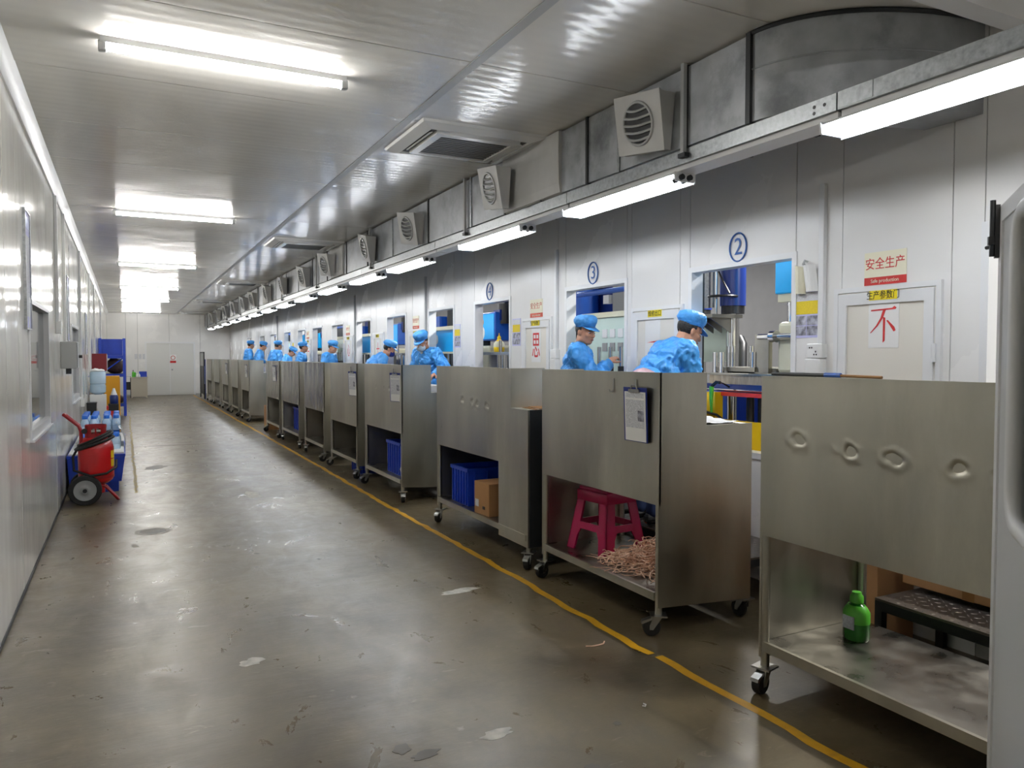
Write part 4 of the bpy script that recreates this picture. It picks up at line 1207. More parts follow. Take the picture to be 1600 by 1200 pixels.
def worker(label, x, y, z, heading, lean=8, twist=0, hpitch=10, hyaw=0, hl=(-.18, .22, 1.08), hr=(.18, .22, 1.08), scale=1.0, vox=.011, mask=None, near=False, shirt=False, palm=(0, 0, 1), hroll=0):
    t = thing('person', label, 'person', (x, y, z), R(-heading))
    t.scale = (scale,) * 3
    ln = Matrix.Rotation(R(-lean), 3, 'X')
    pel = Vector((0, -.35 * math.sin(R(lean)) * .35, .93))
    tw = Matrix.Rotation(R(twist), 3, 'Z')
    sp = lambda d, xx=0, yy=0: pel + ln @ tw @ Vector((xx, yy, d))
    neck = sp(.50, 0, -.01)
    shl, shr = sp(.452, -.178, -.01), sp(.452, .178, -.01)
    HM = Matrix.Translation(neck) @ (ln @ tw).to_4x4() @ Matrix.Rotation(R(-lean * -.75), 4, 'X') @ Matrix.Rotation(R(-hyaw), 4, 'Z') @ Matrix.Rotation(R(-hpitch), 4, 'X') @ Matrix.Rotation(R(hroll), 4, 'Y') @ Matrix.Translation((0, .05, .148))
    hl, hr = Vector(hl), Vector(hr)
    el_l, wl = ik(shl, hl, .29, .26, (-.7, -.4, -.8)); el_r, wr = ik(shr, hr, .29, .26, (.7, -.4, -.8))
    # ---- body: one continuous skin surface
    mb = MB()
    head_geo(mb, HM)
    hc = HM @ Vector((0, -.03, -.05))
    mb.cap(neck - Vector((0, 0, .05)), hc, .06, .056, 12)
    mb.cap(shl, shr, .055, .055, 12)
    for d, rx, ry in ((.0, .145, .10), (.12, .135, .095), (.25, .145, .10), (.37, .16, .105)):
        mb.ell(sp(d), (rx, ry, .1), ln @ tw, 16, 10)
    for a, e, w__ in ((shl, el_l, wl), (shr, el_r, wr)):
        mb.cap(a, e, .048, .038, 10); mb.cap(e, w__, .038, .026, 10)
    legs = []
    for s in (-1, 1):
        hip = pel + Vector((s * .09, 0, -.03)); kn = Vector((s * .105, .035 + lean * .0006, .50)); an = Vector((s * .115, -.02, .085)); toe = Vector((s * .135, .13, .035))
        legs.append((hip, kn, an, toe))
        mb.cap(hip, kn, .078, .052, 12); mb.cap(kn, an, .052, .036, 10); mb.cap(an, toe, .036, .03, 10); mb.cap(an, an + Vector((0, -.05, -.05)), .036, .03, 8)
    if not near:
        for w__, e, s in ((wl, el_l, -1), (wr, el_r, 1)): hand_geo(mb, w__, w__ - e, palm, s)
    body = voxel(mb, vox, 1 if vox > .008 else 2)
    if near:
        hb = MB()
        for w__, e, s in ((wl, el_l, -1), (wr, el_r, 1)): hand_geo(hb, w__, w__ - e, palm, s, .5)
        hm = voxel(hb, .0042, 1)
        bm = bmesh.new(); bm.from_mesh(body); bm.from_mesh(hm); bm.to_mesh(body); bm.free(); bpy.data.meshes.remove(hm)
        body.polygons.foreach_set('use_smooth', [True] * len(body.polygons))
    body.materials.clear()
    obj('body', body, M_skin, t)
    # ---- jacket
    jb = MB()
    jb.cap(shl + Vector((0, 0, -.005)), shr + Vector((0, 0, -.005)), .084, .084, 12)
    for d, rx, ry in ((-.16, .20, .16), (-.06, .198, .158), (.05, .192, .155), (.16, .19, .15), (.27, .195, .148), (.36, .195, .14), (.425, .15, .115)):
        c = sp(d) if d > 0 else pel + Vector((0, 0, d)) * 1.0
        jb.ell(c, (rx, ry, .1), (ln @ tw) if d > 0 else None, 18, 10)
    for a, e, w__ in ((shl, el_l, wl), (shr, el_r, wr)):
        cuff = e + (w__ - e) * .93
        jb.cap(a, e, .082, .072, 12); jb.cap(e, e + (cuff - e) * .75, .072, .062, 12); jb.cap(e + (cuff - e) * .75, cuff, .06, .038, 12)
    jm = voxel(jb, .010 if near else .017, 2)
    # carve the neckline: drop faces close to the neck axis
    nd = (hc - neck).normalized()
    bm = bmesh.new(); bm.from_mesh(jm)
    ap = neck - nd * .015
    dele = [f for f in bm.faces if (f.calc_center_median() - ap).dot(nd) > 0.0 and ((f.calc_center_median() - ap) - nd * (f.calc_center_median() - ap).dot(nd)).length < .068]
    bmesh.ops.delete(bm, geom=dele, context='FACES')
    sd = x * 3.1 + y * 1.7
    bm.normal_update()
    for v in bm.verts:
        p = v.co
        n1 = noise.noise(Vector((p.x * 7 + sd, p.y * 7, p.z * 5)))
        q = Vector((p.x * 15, p.y * 15 + sd, p.z * 11)); q = q + Vector((1, 1, 1)) * n1 * .9
        n2 = 1 - abs(noise.noise(q)) * 2.2
        n3 = 1 - abs(noise.noise(q * 2.1 + Vector((9, 3, 1)))) * 2.2
        v.co = p + v.normal * (.012 * n1 + .017 * max(-.4, n2) + (.010 * max(-.4, n3) if near else 0) - .006)
    bm.to_mesh(jm); bm.free()
    jm.materials.clear()
    jk = obj('jacket', jm, M_cloth, t)
    # collar: a folded band around the neck opening
    cb = MB(); cb.smooth = True
    fwd = (ln @ tw) @ Vector((0, 1, 0)); side = (ln @ tw) @ Vector((1, 0, 0)); up = (ln @ tw) @ Vector((0, 0, 1))
    vs = []; fs = []; n = 20
    for i in range(n + 1):
        a = R(110) + R(320) * i / n
        ca, sa = math.cos(a), math.sin(a)
        dirv = side * ca + fwd * sa
        base = sp(.475, 0, .0) + dirv * .088 - up * (.055 * max(0, sa))
        for dr, dz in ((.0, -.01), (-.008, .055), (.004, .06), (.03, .012)):
            vs.append(base + dirv * dr + up * dz)
    for i in range(n):
        for j in range(3):
            a = i * 4 + j; fs.append((a, a + 1, a + 5, a + 4))
    cb.add(vs, fs); obj('collar', cb, M_cloth, jk)
    if shirt:
        sb = MB(); sb.smooth = True; sb.ell(sp(.43, 0, .075), (.035, .03, .09), ln @ tw, 10, 8); obj('undershirt', sb, M_white, t)
    # buttons down the front
    if near:
        for d in (.34, .2, .06):
            bb = MB(); bb.cyl(sp(d, .0, .142), sp(d, .0, .152), .009, n=10); obj('button', bb, M_white, jk)
    # ---- trousers, shoes
    tb = MB()
    tb.ell(pel + Vector((0, 0, -.02)), (.165, .125, .12), None, 16, 10)
    for hip, kn, an, toe in legs: tb.cap(hip, kn, .092, .07, 12); tb.cap(kn, an + Vector((0, 0, .01)), .07, .06, 12)
    tm = voxel(tb, .02, 1); tm.materials.clear(); obj('trousers', tm, M_trouser, t)
    for hip, kn, an, toe in legs:
        sb = MB(); sb.cap(an + Vector((0, -.035, -.04)), toe + Vector((0, .01, .008)), .045, .042, 10); sb.v = [(a, b, max(.0, c)) for a, b, c in sb.v]; sb.smooth = True
        obj('shoe', sb, M_shoe, t)
    # ---- cap, hair, face
    cp = MB(); cp.smooth = True
    prof = [(.085, .0), (.087, .024), (.093, .03), (.1, .05), (.1, .07), (.09, .09), (.066, .104), (.03, .11), (.0, .111)]
    cp.lathe(prof, (0, -.012, 0), 40, Matrix.Rotation(R(8), 4, 'X'), .93, 1.13)
    cp.v = [tuple(Vector(p) + Vector(p).normalized() * .011 * (1 - 2.4 * abs(noise.noise(Vector(p) * 30 + Vector((sd, 0, 0))))) * (1 if p[2] > .03 else .1)) for p in cp.v]
    cp.xf(HM @ Matrix.Translation((0, 0, .038)))
    co = obj('cap', cp, M_cap, t)
    br = MB(); br.smooth = True; vs = []; fs = []
    for i in range(13):
        a = R(25 + 130 * i / 12)
        for r, dz in ((.0, 0), (1.0, 0), (1.0, -.004), (0, -.006)):
            e = math.sin((i / 12) * PI) ** .6
            vs.append(((.084 + r * .012) * math.cos(a), -.012 + (.1 + r * .062 * e) * math.sin(a), .004 - r * .03 * e + dz))
    for i in range(12):
        for j in range(4): fs.append((i * 4 + j, i * 4 + (j + 1) % 4, i * 4 + 4 + (j + 1) % 4, i * 4 + 4 + j))
    br.add(vs, fs); br.xf(HM @ Matrix.Translation((0, 0, .045))); obj('brim', br, M_cap, co)
    hb = MB(); hb.smooth = True; hb.ell((0, -.014, .03), (.079, .1, .092), None, 24, 16)
    keep = []
    for f in hb.f:
        c = sum((Vector(hb.v[i]) for i in f), Vector()) / len(f)
        if c.z < .075 and ((c.y < -.02 and c.z > -.045 - .25 * (c.y + .02)) or (c.y < .02 and c.z > .018)): keep.append(f)
    hb.f = keep; hb.m = [0] * len(keep); hb.sm = [True] * len(keep)
    hb.xf(HM); obj('hair', hb, M_hair, t)
    for s in (-1, 1):
        eb = MB(); eb.smooth = True; eb.ell((s * .031, .073, -.004), (.014, .009, .006), None, 12, 8); eb.xf(HM); eo = obj('eye', eb, M_eyew, t)
        ib = MB(); ib.smooth = True; ib.ell((s * .032, .0795, -.005), (.0062, .0045, .0058), None, 10, 6); ib.xf(HM); obj('iris', ib, M_eyed, eo)
        bb = MB(); bb.tube([(s * .014, .087, .014), (s * .03, .086, .019), (s * .047, .073, .013)], [.003, .004, .0025], 6); bb.xf(HM); obj('eyebrow', bb, M_hair, t)
    lb = MB(); lb.smooth = True; lb.ell((0, .0885, -.066), (.02, .0065, .006), None, 12, 6); lb.xf(HM); obj('lips', lb, M_lips, t)
    if mask:
        kb = MB(); kb.smooth = True; kb.ell((0, .035, -.06), (.066, .083, .058), None, 24, 16)
        keep = [f for f in kb.f if (sum((Vector(kb.v[i]) for i in f), Vector()) / len(f)).y > .035]
        kb.f = keep; kb.m = [0] * len(keep); kb.sm = [True] * len(keep); kb.xf(HM); mo = obj('mask', kb, mask, t)
        for s in (-1, 1):
            sb = MB(); sb.tube([(s * .066, .037, -.03), (s * .074, .012, .004), (s * .079, -.018, .012)], .0022, 5); sb.xf(HM); obj('mask_strap', sb, mask, mo)
    return t

ZP = .305
worker('worker in blue cap and jacket bending into the opening with the circled two', 3.52, 4.64, ZP, 100, lean=40, hpitch=12, hyaw=2, hl=(-.20, .46, .93), hr=(.0, .42, .80), scale=1.0, vox=.0065, near=True)
worker('worker in blue cap and jacket facing right with one hand reaching out beside opening three', 3.47, 5.62, ZP, 128, lean=8, hpitch=6, hyaw=36, hl=(-.18, .26, 1.02), hr=(.0, .31, 1.28), scale=.93, vox=.0065, near=True, palm=(0, .2, 1))
worker('masked worker in blue cap looking down at the cart table', 3.50, 9.24, ZP, 250, lean=9, hpitch=24, hyaw=-14, hl=(-.42, .27, 1.10), hr=(.22, .22, .82), scale=.93, vox=.0065, mask=M_mask, near=True, shirt=True)
worker('stooping worker in blue with a dark mask leaning to the right', 3.50, 12.04, ZP, 98, lean=46, hpitch=10, hyaw=8, hl=(-.2, .33, .86), hr=(.2, .33, .86), scale=.97, vox=.009, mask=M_clipb)
worker('worker in blue looking right with chin raised, nearest of the far workers', 3.56, 14.95, ZP, 128, lean=6, hpitch=12, hyaw=10, scale=.91)
worker('bare-cheeked worker in blue with a tilted cap looking right', 3.56, 17.68, ZP, 112, lean=10, hpitch=-6, hyaw=0, scale=.92)
worker('worker in blue with head bowed low, between two taller workers', 3.56, 19.49, ZP, 115, lean=14, hpitch=28, scale=.89)
worker('tall worker in blue turned away to the right', 3.56, 20.92, ZP, 72, lean=8, hpitch=4, scale=.97)
worker('worker in blue seen down to the waist in the gap of the carts', 3.56, 23.84, ZP, 100, lean=12, hpitch=14, scale=1.0)
worker('farthest worker in blue beside the far hatch', 3.56, 25.92, ZP, 85, lean=6, hpitch=6, scale=1.025)

# ------------------------------------------------------------------ presses behind the wall
def cyl_part(name, p0, p1, r, m, parent, r1=None, n=16):
    mb = MB(); mb.cyl(p0, p1, r, r1, n); return obj(name, mb, m, parent, smooth=40)

# press seen through the opening with the circled two
t = thing('moulding_press', 'blue moulding press with chrome rods and pillared mould in the nearest clear opening', 'machine', (4.5, 4.7, 0))
def L2(*a): # world -> local boxes
    x0, y0, z0, x1, y1, z1 = a; return MB().box(x0 - 4.5, y0 - 4.7, z0, x1 - 4.5, y1 - 4.7, z1)
def l2(p): return (p[0] - 4.5, p[1] - 4.7, p[2])
for (x, y, r) in ((5.0, 5.78, .10), (4.86, 5.20, .112)):
    cyl_part('cylinder', l2((x, y, 2.0)), l2((x, y, 3.0)), r, M_navy, t)
    cyl_part('collar', l2((x, y, 1.93)), l2((x, y, 2.0)), r * .9, M_blackp, t)
    cyl_part('rod', l2((x, y, 1.40)), l2((x, y, 1.93)), r * .5, M_chrome, t)
mb = MB(); mb.tube([l2((4.74 + .12 * math.cos(a), 5.2 + .125 * math.sin(a), 2.08)) for a in [R(150 + 12 * i) for i in range(18)]], .012, 6); obj('hose', mb, M_blackp, t)
mb = MB(); mb.tube([l2((4.73, 5.35, 2.5)), l2((4.72, 5.2, 2.25)), l2((4.72, 5.09, 2.1))], .008, 6); obj('hose', mb, M_blackp, t)
obj('guide_rail', L2(4.72, 5.36, 1.99, 4.76, 5.43, 2.9), M_galv, t); obj('guide_rail', L2(4.72, 5.31, 1.99, 4.745, 5.335, 2.9), M_lgrey, t)
for y in (5.47, 5.24): cyl_part('tie_rod', l2((4.7, y, 1.9)), l2((4.7, y, 2.9)), .012, M_chrome, t)
pl = obj('upper_platen', L2(4.55, 5.12, 1.89, 4.9, 5.44, 1.92), M_mould, t)
for y in (5.16, 5.27, 5.38):
    mb = MB(); mb.prism([(4.56 - 4.5, 1.89), (4.80 - 4.5, 1.89), (4.80 - 4.5, 1.76)], 'y', y - 4.7, y + .012 - 4.7); obj('gusset', mb, M_mould, pl)
obj('rear_guard_sheet', L2(4.86, 5.18, 1.5, 4.88, 5.58, 1.89), M_pale, t)
obj('frame_column', L2(4.28, 4.98, .3, 4.34, 5.06, 2.9), M_blackp, t)
obj('side_column', L2(5.2, 4.0, .3, 5.35, 5.7, 1.2), M_navy, t)
obj('bed_plate', L2(4.2, 3.9, 1.335, 4.78, 4.75, 1.405), M_rust, t); obj('lower_platen', L2(4.19, 3.9, 1.405, 4.8, 4.78, 1.418), M_mould, t)
mp_ = obj('mould_plate', L2(4.34, 4.40, 1.43, 4.66, 4.83, 1.465), M_mould, t)
obj('mould_foot', L2(4.4, 4.46, 1.418, 4.6, 4.52, 1.43), M_dkgrey, mp_); obj('mould_foot', L2(4.4, 4.7, 1.418, 4.6, 4.76, 1.43), M_dkgrey, mp_)
for (x, y, z0, z1) in ((4.35, 4.85, 1.418, 1.585), (4.30, 4.72, 1.418, 1.585), (4.52, 4.87, 1.418, 1.635), (4.44, 4.74, 1.465, 1.635), (4.56, 4.66, 1.465, 1.635), (4.50, 4.58, 1.465, 1.585), (4.36, 4.43, 1.465, 1.585)):
    cyl_part('guide_pin', l2((x, y, z0)), l2((x, y, z1)), .022, M_chrome, t, n=14)
obj('blue_beam', L2(4.2, 3.8, 1.275, 4.7, 4.85, 1.334), M_navy, t)
cyl_part('rail', l2((4.185, 3.8, 1.29)), l2((4.185, 4.85, 1.29)), .008, M_chrome, t, n=8)
obj('red_plate', L2(4.14, 3.8, 1.245, 4.6, 4.58, 1.274), M_red, t)
for (x, y, r, m_) in ((4.3, 4.60, .04, M_chrome), (4.3, 4.40, .03, M_dkgrey), (4.34, 4.32, .03, M_dkgrey), (4.42, 4.25, .02, M_dkgrey)): cyl_part('column', l2((x, y, .4)), l2((x, y, 1.245)), r, m_, t)
obj('blue_post', L2(4.4, 4.76, .4, 4.46, 4.84, 1.275), M_mblue, t)
obj('yellow_post', L2(4.08, 4.55, .86, 4.16, 4.67, 1.272), M_yellow, t); obj('yellow_guard', L2(4.03, 3.62, .86, 4.05, 4.62, 1.075), M_yellow, t)
obj('rear_panel', L2(4.9, 3.7, .3, 4.94, 4.6, 1.2), M_pale, t)
mb = MB(); mb.tube([l2(p) for p in ((5.1, 5.36, 1.72), (5.08, 5.30, 1.66), (5.04, 5.26, 1.56), (5.0, 5.22, 1.42))], .04, 10); obj('hose', mb, M_blackp, t, smooth=60)
obj('machine_base', L2(4.15, 3.75, 0, 5.4, 5.75, .4), M_navy, t)
mb = MB(); mb.tube([l2(p) for p in ((4.06, 4.66, 1.12), (4.07, 4.52, 1.1), (4.075, 4.42, 1.05))], .01, 6); obj('cable', mb, M_blackp, t)
t_ = thing('air_gun', 'green-handled air gun hanging beside the nearest mould', 'tool', (4.01, 4.51, 1.12))
mb = MB(); mb.tube([(0, 0, .2), (.05, .01, .24), (.13, .015, .22), (.195, .015, .19)], .006, 6); obj('cord', mb, M_blackp, t_)
mb = MB(); mb.tube([(0, 0, 0), (0, .005, .1), (.0, .0, .2)], [.008, .014, .018], 8); obj('grip', mb, M_greenc, t_, smooth=60); mb = MB(); mb.tube([(0, 0, .2), (.02, -.03, .235), (.03, -.06, .23)], .013, 8); obj('barrel', mb, M_blackp, t_, smooth=60)
def L3(*a): return L2(*a)
def l3(p): return l2(p)
obj('motor_box', MB().cbox(-.1, -1.2, 2.02, .4, -.435, 2.42, c=.012), M_cyan, t)
obj('neck_block', L3(4.42, 3.7, 1.96, 4.62, 4.25, 2.02), M_cream, t)
cyl_part('ram', l3((4.5, 4.15, 1.8)), l3((4.5, 4.15, 1.97)), .06, M_chrome, t)
obj('hopper_body', MB().cbox(-.1, -1.2, 1.42, .3, -.465, 1.81, c=.03), M_cream, t)
obj('bracket', L3(4.36, 4.28, 1.30, 4.40, 4.42, 1.72), M_mould, t)
cyl_part('cross_rod', l3((4.36, 3.6, 1.70)), l3((4.36, 4.38, 1.70)), .022, M_chrome, t); cyl_part('flange', l3((4.36, 4.20, 1.70)), l3((4.36, 4.25, 1.70)), .045, M_chrome, t)
mb = MB(); mb.prism([(-.1, 1.42), (.1, 1.42), (.1, 1.46), (-.1, 1.46)], 'y', -.46, -.32); obj('chute', mb, M_mould, t)

# press behind opening three
def press_c(dy, lab, full=True):
    t = thing('moulding_press', lab, 'machine', (4.6, 6.5 + dy, 0))
    q = lambda *a: MB().box(a[0] - 4.6, a[1] - 6.5, a[2], a[3] - 4.6, a[4] - 6.5, a[5])
    c = lambda p: (p[0] - 4.6, p[1] - 6.5, p[2])
    cyl_part('cylinder', c((4.72, 7.42, 1.97)), c((4.72, 7.42, 3.0)), .15, M_mblue, t); cyl_part('rod', c((4.72, 7.42, 1.3)), c((4.72, 7.42, 1.97)), .06, M_dkgrey, t)
    obj('head_box', q(4.85, 6.8, 2.02, 5.5, 7.9, 2.6), M_navy, t)
    cyl_part('air_pipe', c((4.2, 5.8, 2.185)), c((4.2, 6.95, 2.185)), .026, M_mblue, t)
    obj('grey_column', q(4.5, 6.3, 1.97, 4.7, 6.56, 2.6), M_grey, t)
    obj('sensor', q(4.49, 6.62, 2.1, 4.55, 6.72, 2.19), M_white, t)
    obj('cream_beam', q(4.12, 5.7, 1.925, 4.2, 6.55, 1.975), M_cream, t)
    g = obj('guard_window', q(4.14, 5.7, 1.40, 4.17, 6.5, 1.92), M_guard, t)
    for i in range(3):
        for j in range(2):
            obj('control_key', q(4.132, 5.86 + .13 * i, 1.60 + .13 * j, 4.14, 5.94 + .13 * i, 1.68 + .13 * j), M_white if j else M_grey, g)
    obj('side_stay', q(4.18, 6.82, 1.2, 4.24, 6.9, 1.95), M_blackp, t)
    for y in (6.14, 5.95, 5.78):
        cyl_part('guide_pin', c((4.06, y, 1.36)), c((4.06, y, 1.64)), .02, M_chrome, t); cyl_part('pin_base', c((4.06, y, 1.36)), c((4.06, y, 1.46)), .03, M_dkgrey, t)
    obj('bed', q(4.03, 5.8, 1.2, 4.6, 7.0, 1.36), M_mould, t); obj('machine_base', q(4.1, 5.9, 0, 5.5, 7.8, 1.2), M_navy, t)
    return t
press_c(0, 'navy press with blue pipe and cream beam in the opening with the circled three')
def press_a(dy, lab, stick=True, col=None):
    t = thing('moulding_press', lab, 'machine', (4.5, 9.0 + dy, 0))
    q = lambda *a: MB().box(a[0] - 4.5, a[1] - 9.0, a[2], a[3] - 4.5, a[4] - 9.0, a[5])
    c = lambda p: (p[0] - 4.5, p[1] - 9.0, p[2])
    hb_ = obj('hopper_box', MB().cbox(-.2, -.05, 1.76, .4, .7, 2.13, c=.012), col or M_mblue, t)
    obj('lit_front_face', q(4.292, 8.97, 1.78, 4.30, 9.68, 2.11), M_cyan, t)  # brighter blue on the aisle face: corridor light put into the colour
    if stick:
        mb = MB(); mb.lathe([(.0, 0), (.085, 0), (.085, .003), (0, .003)], n=24, mt=Matrix.Rotation(-PI / 2, 4, 'Y')); mb.xf(Matrix.Translation(c((4.291, 9.33, 1.865)))); obj('white_sticker', mb, M_paper, hb_)
        mb = MB(); mb.lathe([(.0, 0), (.05, 0), (.05, .003), (0, .003)], n=20, mt=Matrix.Rotation(-PI / 2, 4, 'Y')); mb.xf(Matrix.Translation(c((4.291, 9.33, 2.01)))); obj('orange_sticker', mb, M_orange, hb_)
    cyl_part('motor', c((4.46, 8.98, 1.98)), c((4.46, 8.98, 2.24)), .09, M_blackp, t); obj('motor_bracket', q(4.36, 8.93, 2.02, 4.40, 9.12, 2.16), M_navy, t)
    mb = MB(); mb.tube([c((4.4, 9.1, 2.6)), c((4.36, 8.95, 2.38)), c((4.34, 8.7, 2.27)), c((4.3, 8.4, 2.3))], .05, 10); obj('flexible_hose', mb, M_blackp, t, smooth=60)
    obj('body', MB().cbox(-.32, -.12, .8, .3, .35, 1.69, c=.03), M_cream, t)
    obj('nozzle', q(4.3, 9.3, 1.55, 4.4, 9.36, 1.76), M_dkgrey, t)
    sh_ = obj('shelf', q(4.08, 8.1, 1.57, 4.4, 8.86, 1.605), M_galv, t)
    for y in (8.18, 8.38, 8.52): cyl_part('column', c((4.16, y, .9)), c((4.16, y, 1.57)), .035, M_chrome, t)
    cyl_part('guide_pin', c((4.12, 8.42, 1.605)), c((4.12, 8.42, 1.75)), .02, M_chrome, t)
    obj('rear_rack', q(4.6, 8.6, 1.2, 4.9, 8.9, 2.3), M_dkgrey, t)
    obj('machine_base', q(4.1, 8.0, 0, 5.3, 9.7, .9), M_navy, t)
    return t
press_a(0, 'blue hopper press with a white round sticker in the opening with the circled four')
t = thing('sauce_bottle', 'yellow bottle standing on the press shelf in opening four', 'bottle', (4.17, 8.56, 1.606))
mb = MB(); mb.lathe([(0, 0), (.06, 0), (.068, .02), (.068, .09), (.05, .13), (.025, .155), (.02, .165), (.0, .166)], n=18); obj('body', mb, M_juice, t, smooth=40)
mb = MB(); mb.lathe([(.0685, .06), (.07, .1), (.05, .132)], n=18); obj('pale_band', mb, M_cream, t, smooth=40)
mb = MB(); mb.lathe([(.024, .16), (.022, .19), (.008, .2), (.005, .235), (0, .236)], n=12); obj('spout', mb, M_juice, t, smooth=40)
def press_b(dy, lab):
    t = thing('moulding_press', lab, 'machine', (4.5, 10.5 + dy, 0))
    q = lambda *a: MB().box(a[0] - 4.5, a[1] - 10.5, a[2], a[3] - 4.5, a[4] - 10.5, a[5])
    c = lambda p: (p[0] - 4.5, p[1] - 10.5, p[2])
    mb = MB(); mb.prism([(.36, 1.98), (.36, 2.16), (.52, 2.16), (.75, 1.98)], 'x', -.22, -.05); obj('blue_hood', mb, M_mblue, t)
    obj('dark_block', q(4.4, 10.7, 1.98, 4.9, 11.15, 2.16), M_navy, t); cyl_part('tank', c((4.42, 10.7, 1.98)), c((4.42, 10.7, 2.26)), .075, M_dkgrey, t)
    obj('cream_beam', q(4.08, 9.7, 1.93, 4.16, 11.1, 1.98), M_cream, t)
    g = obj('front_panel', q(4.14, 9.8, 1.62, 4.18, 11.1, 1.925), M_cyan, t)
    mb = MB(); mb.lathe([(.0, 0), (.07, 0), (.07, .003), (0, .003)], n=20, mt=Matrix.Rotation(-PI / 2, 4, 'Y')); mb.xf(Matrix.Translation(c((4.138, 10.62, 1.80)))); obj('white_sticker', mb, M_paper, g)
    obj('cream_ledge', q(4.08, 9.7, 1.59, 4.2, 11.1, 1.615), M_cream, t)
    for y in (9.8, 10.05, 10.3, 10.6): cyl_part('column', c((4.2, y, .9)), c((4.2, y, 1.59)), .03, M_chrome, t)
    obj('rear_panel', q(4.5, 9.7, .9, 4.54, 11.3, 1.6), M_dkgrey, t); obj('machine_base', q(4.1, 9.7, 0, 5.2, 11.4, .9), M_navy, t)
    return t
press_b(0, 'press with cyan panel under a cream beam, behind the masked worker')
press_a((11.3 - 7.71) * 1.1, 'far blue hopper press with a round sticker behind the stooping worker')
press_b((13.18 - 9.36) * 1.1, 'far press with a cyan panel and round white sticker, left of the stooping worker')
press_c((15.08 - 5.47) * 1.1 - .5, 'far press with a cream beam and pale guard behind the worker looking right')
press_a((16.92 - 7.71) * 1.1, 'far cyan hopper press in the opening nearest the capped worker', False, M_cyan)
press_a((18.64 - 7.71) * 1.1, 'small far cyan hopper press, further along the openings', False, M_cyan)
press_c((20.5 - 5.47) * 1.1 - .2, 'small far navy press behind the bowed worker'); press_c((22.65 - 5.47) * 1.1 - .5, 'tiny far navy press behind the turned-away worker')

# ------------------------------------------------------------------ near door at the right edge
dn = Vector((.778, .628, 0)); nn = Vector((-.628, .778, 0))
d = sempty('door_9', 'open grey door leaf at the right edge with a black bolt and a vision panel', (2.385, 1.405, 0))
d.rotation_euler = (0, 0, math.atan2(-dn.y, -dn.x))      # local +x runs from the free edge to the hinge; local -y faces the aisle
struct('leaf', B(0.0, -.0, .012, .33, .04, 2.0), M_leaf, d); struct('leaf', B(.33, 0, .012, .72, .04, 1.10), M_leaf, d); struct('leaf', B(.33, 0, 1.93, .72, .04, 2.0), M_leaf, d); struct('leaf', B(.72, 0, .012, .85, .04, 2.0), M_leaf, d)
struct('edge_strip', B(-.004, -.006, .012, .045, .046, 2.004), M_white, d); struct('edge_strip', B(.045, -.006, 1.955, .85, .046, 2.004), M_white, d)
mb = MB()
pts = []
for (cx_, cz_, a0) in ((.33 + .09, 1.10 + .09, 180), (.72 - .09, 1.10 + .09, 270), (.72 - .09, 1.93 - .09, 0), (.33 + .09, 1.93 - .09, 90)):
    for k in range(7):
        a = R(a0 + 15 * k); pts.append((cx_ + .09 * math.cos(a), -.006, cz_ + .09 * math.sin(a)))
mb.tube(pts, .024, 8, True); struct('vision_frame', mb, M_white, d, smooth=60)
struct('pane', B(.33, .015, 1.10, .72, .02, 1.93), M_glass, d)
struct('bolt_plate', B(-.006, -.018, 1.85, .016, -.006, 2.01), M_blackp, d)
mb = MB(); mb.cyl((.004, -.024, 1.855), (.004, -.024, 2.025), .008, n=10); struct('bolt', mb, M_dkgrey, d); mb = MB(); mb.cyl((.004, -.024, 1.885), (-.018, -.036, 1.885), .006, n=8); struct('bolt_knob', mb, M_dkgrey, d)
mb = MB(); mb.cyl((.004, -.024, 1.89), (.004, -.024, 1.915), .013, n=10); struct('bolt_guide', mb, M_blackp, d)
struct('jamb', B(.855, -.02, 0, .92, .06, 2.1), M_white, d)

# ------------------------------------------------------------------ far double door
d = sempty('door_10', 'white double door in the far wall', (1.635, YF, 0))
W2_ = .86
for a in ((-W2_ - .06, -.02, 0, -W2_, 0, 2.14), (W2_, -.02, 0, W2_ + .06, 0, 2.14), (-W2_, -.02, 2.08, W2_, 0, 2.14)): struct('frame', B(*a), M_white, d)
for s in (-1, 1):
    lf = struct('leaf', B(*( (-W2_ + .004, -.03, .015, -.02, -.004, 2.075) if s < 0 else (-.016, -.03, .015, W2_ - .004, -.004, 2.075))), M_fdoor, d)
struct('meeting_strip', B(-.03, -.036, .015, -.004, -.0305, 2.075), M_white, d)
hb_ = struct('handle', MB().cyl((.06, -.03, 1.02), (.06, -.07, 1.02), .035, n=12), M_galv, d)
t = thing('no_entry_sign', 'small white sign with a red ring on the far double door', 'sign', (1.73, YF - .032, 1.36))
obj('board', B(-.12, -.004, -.08, .12, 0, .26), M_paper, t)
mb = MB(); mb.tube([(.075 * math.cos(2 * PI * i / 24), -.006, .14 + .075 * math.sin(2 * PI * i / 24)) for i in range(24)], .011, 6, True); obj('red_ring', mb, M_redink, t)
obj('red_band', B(-.11, -.006, -.07, .11, -.004, .02), M_signr, t)
t = thing('wall_notices', 'row of small white sheets on the far wall above the desk', 'paper', (.55, YF - .001, 1.45))
for k in range(3): obj('sheet', B(-.2 + .14 * k, -.004, 0, -.1 + .14 * k, 0, .2), M_print, t)

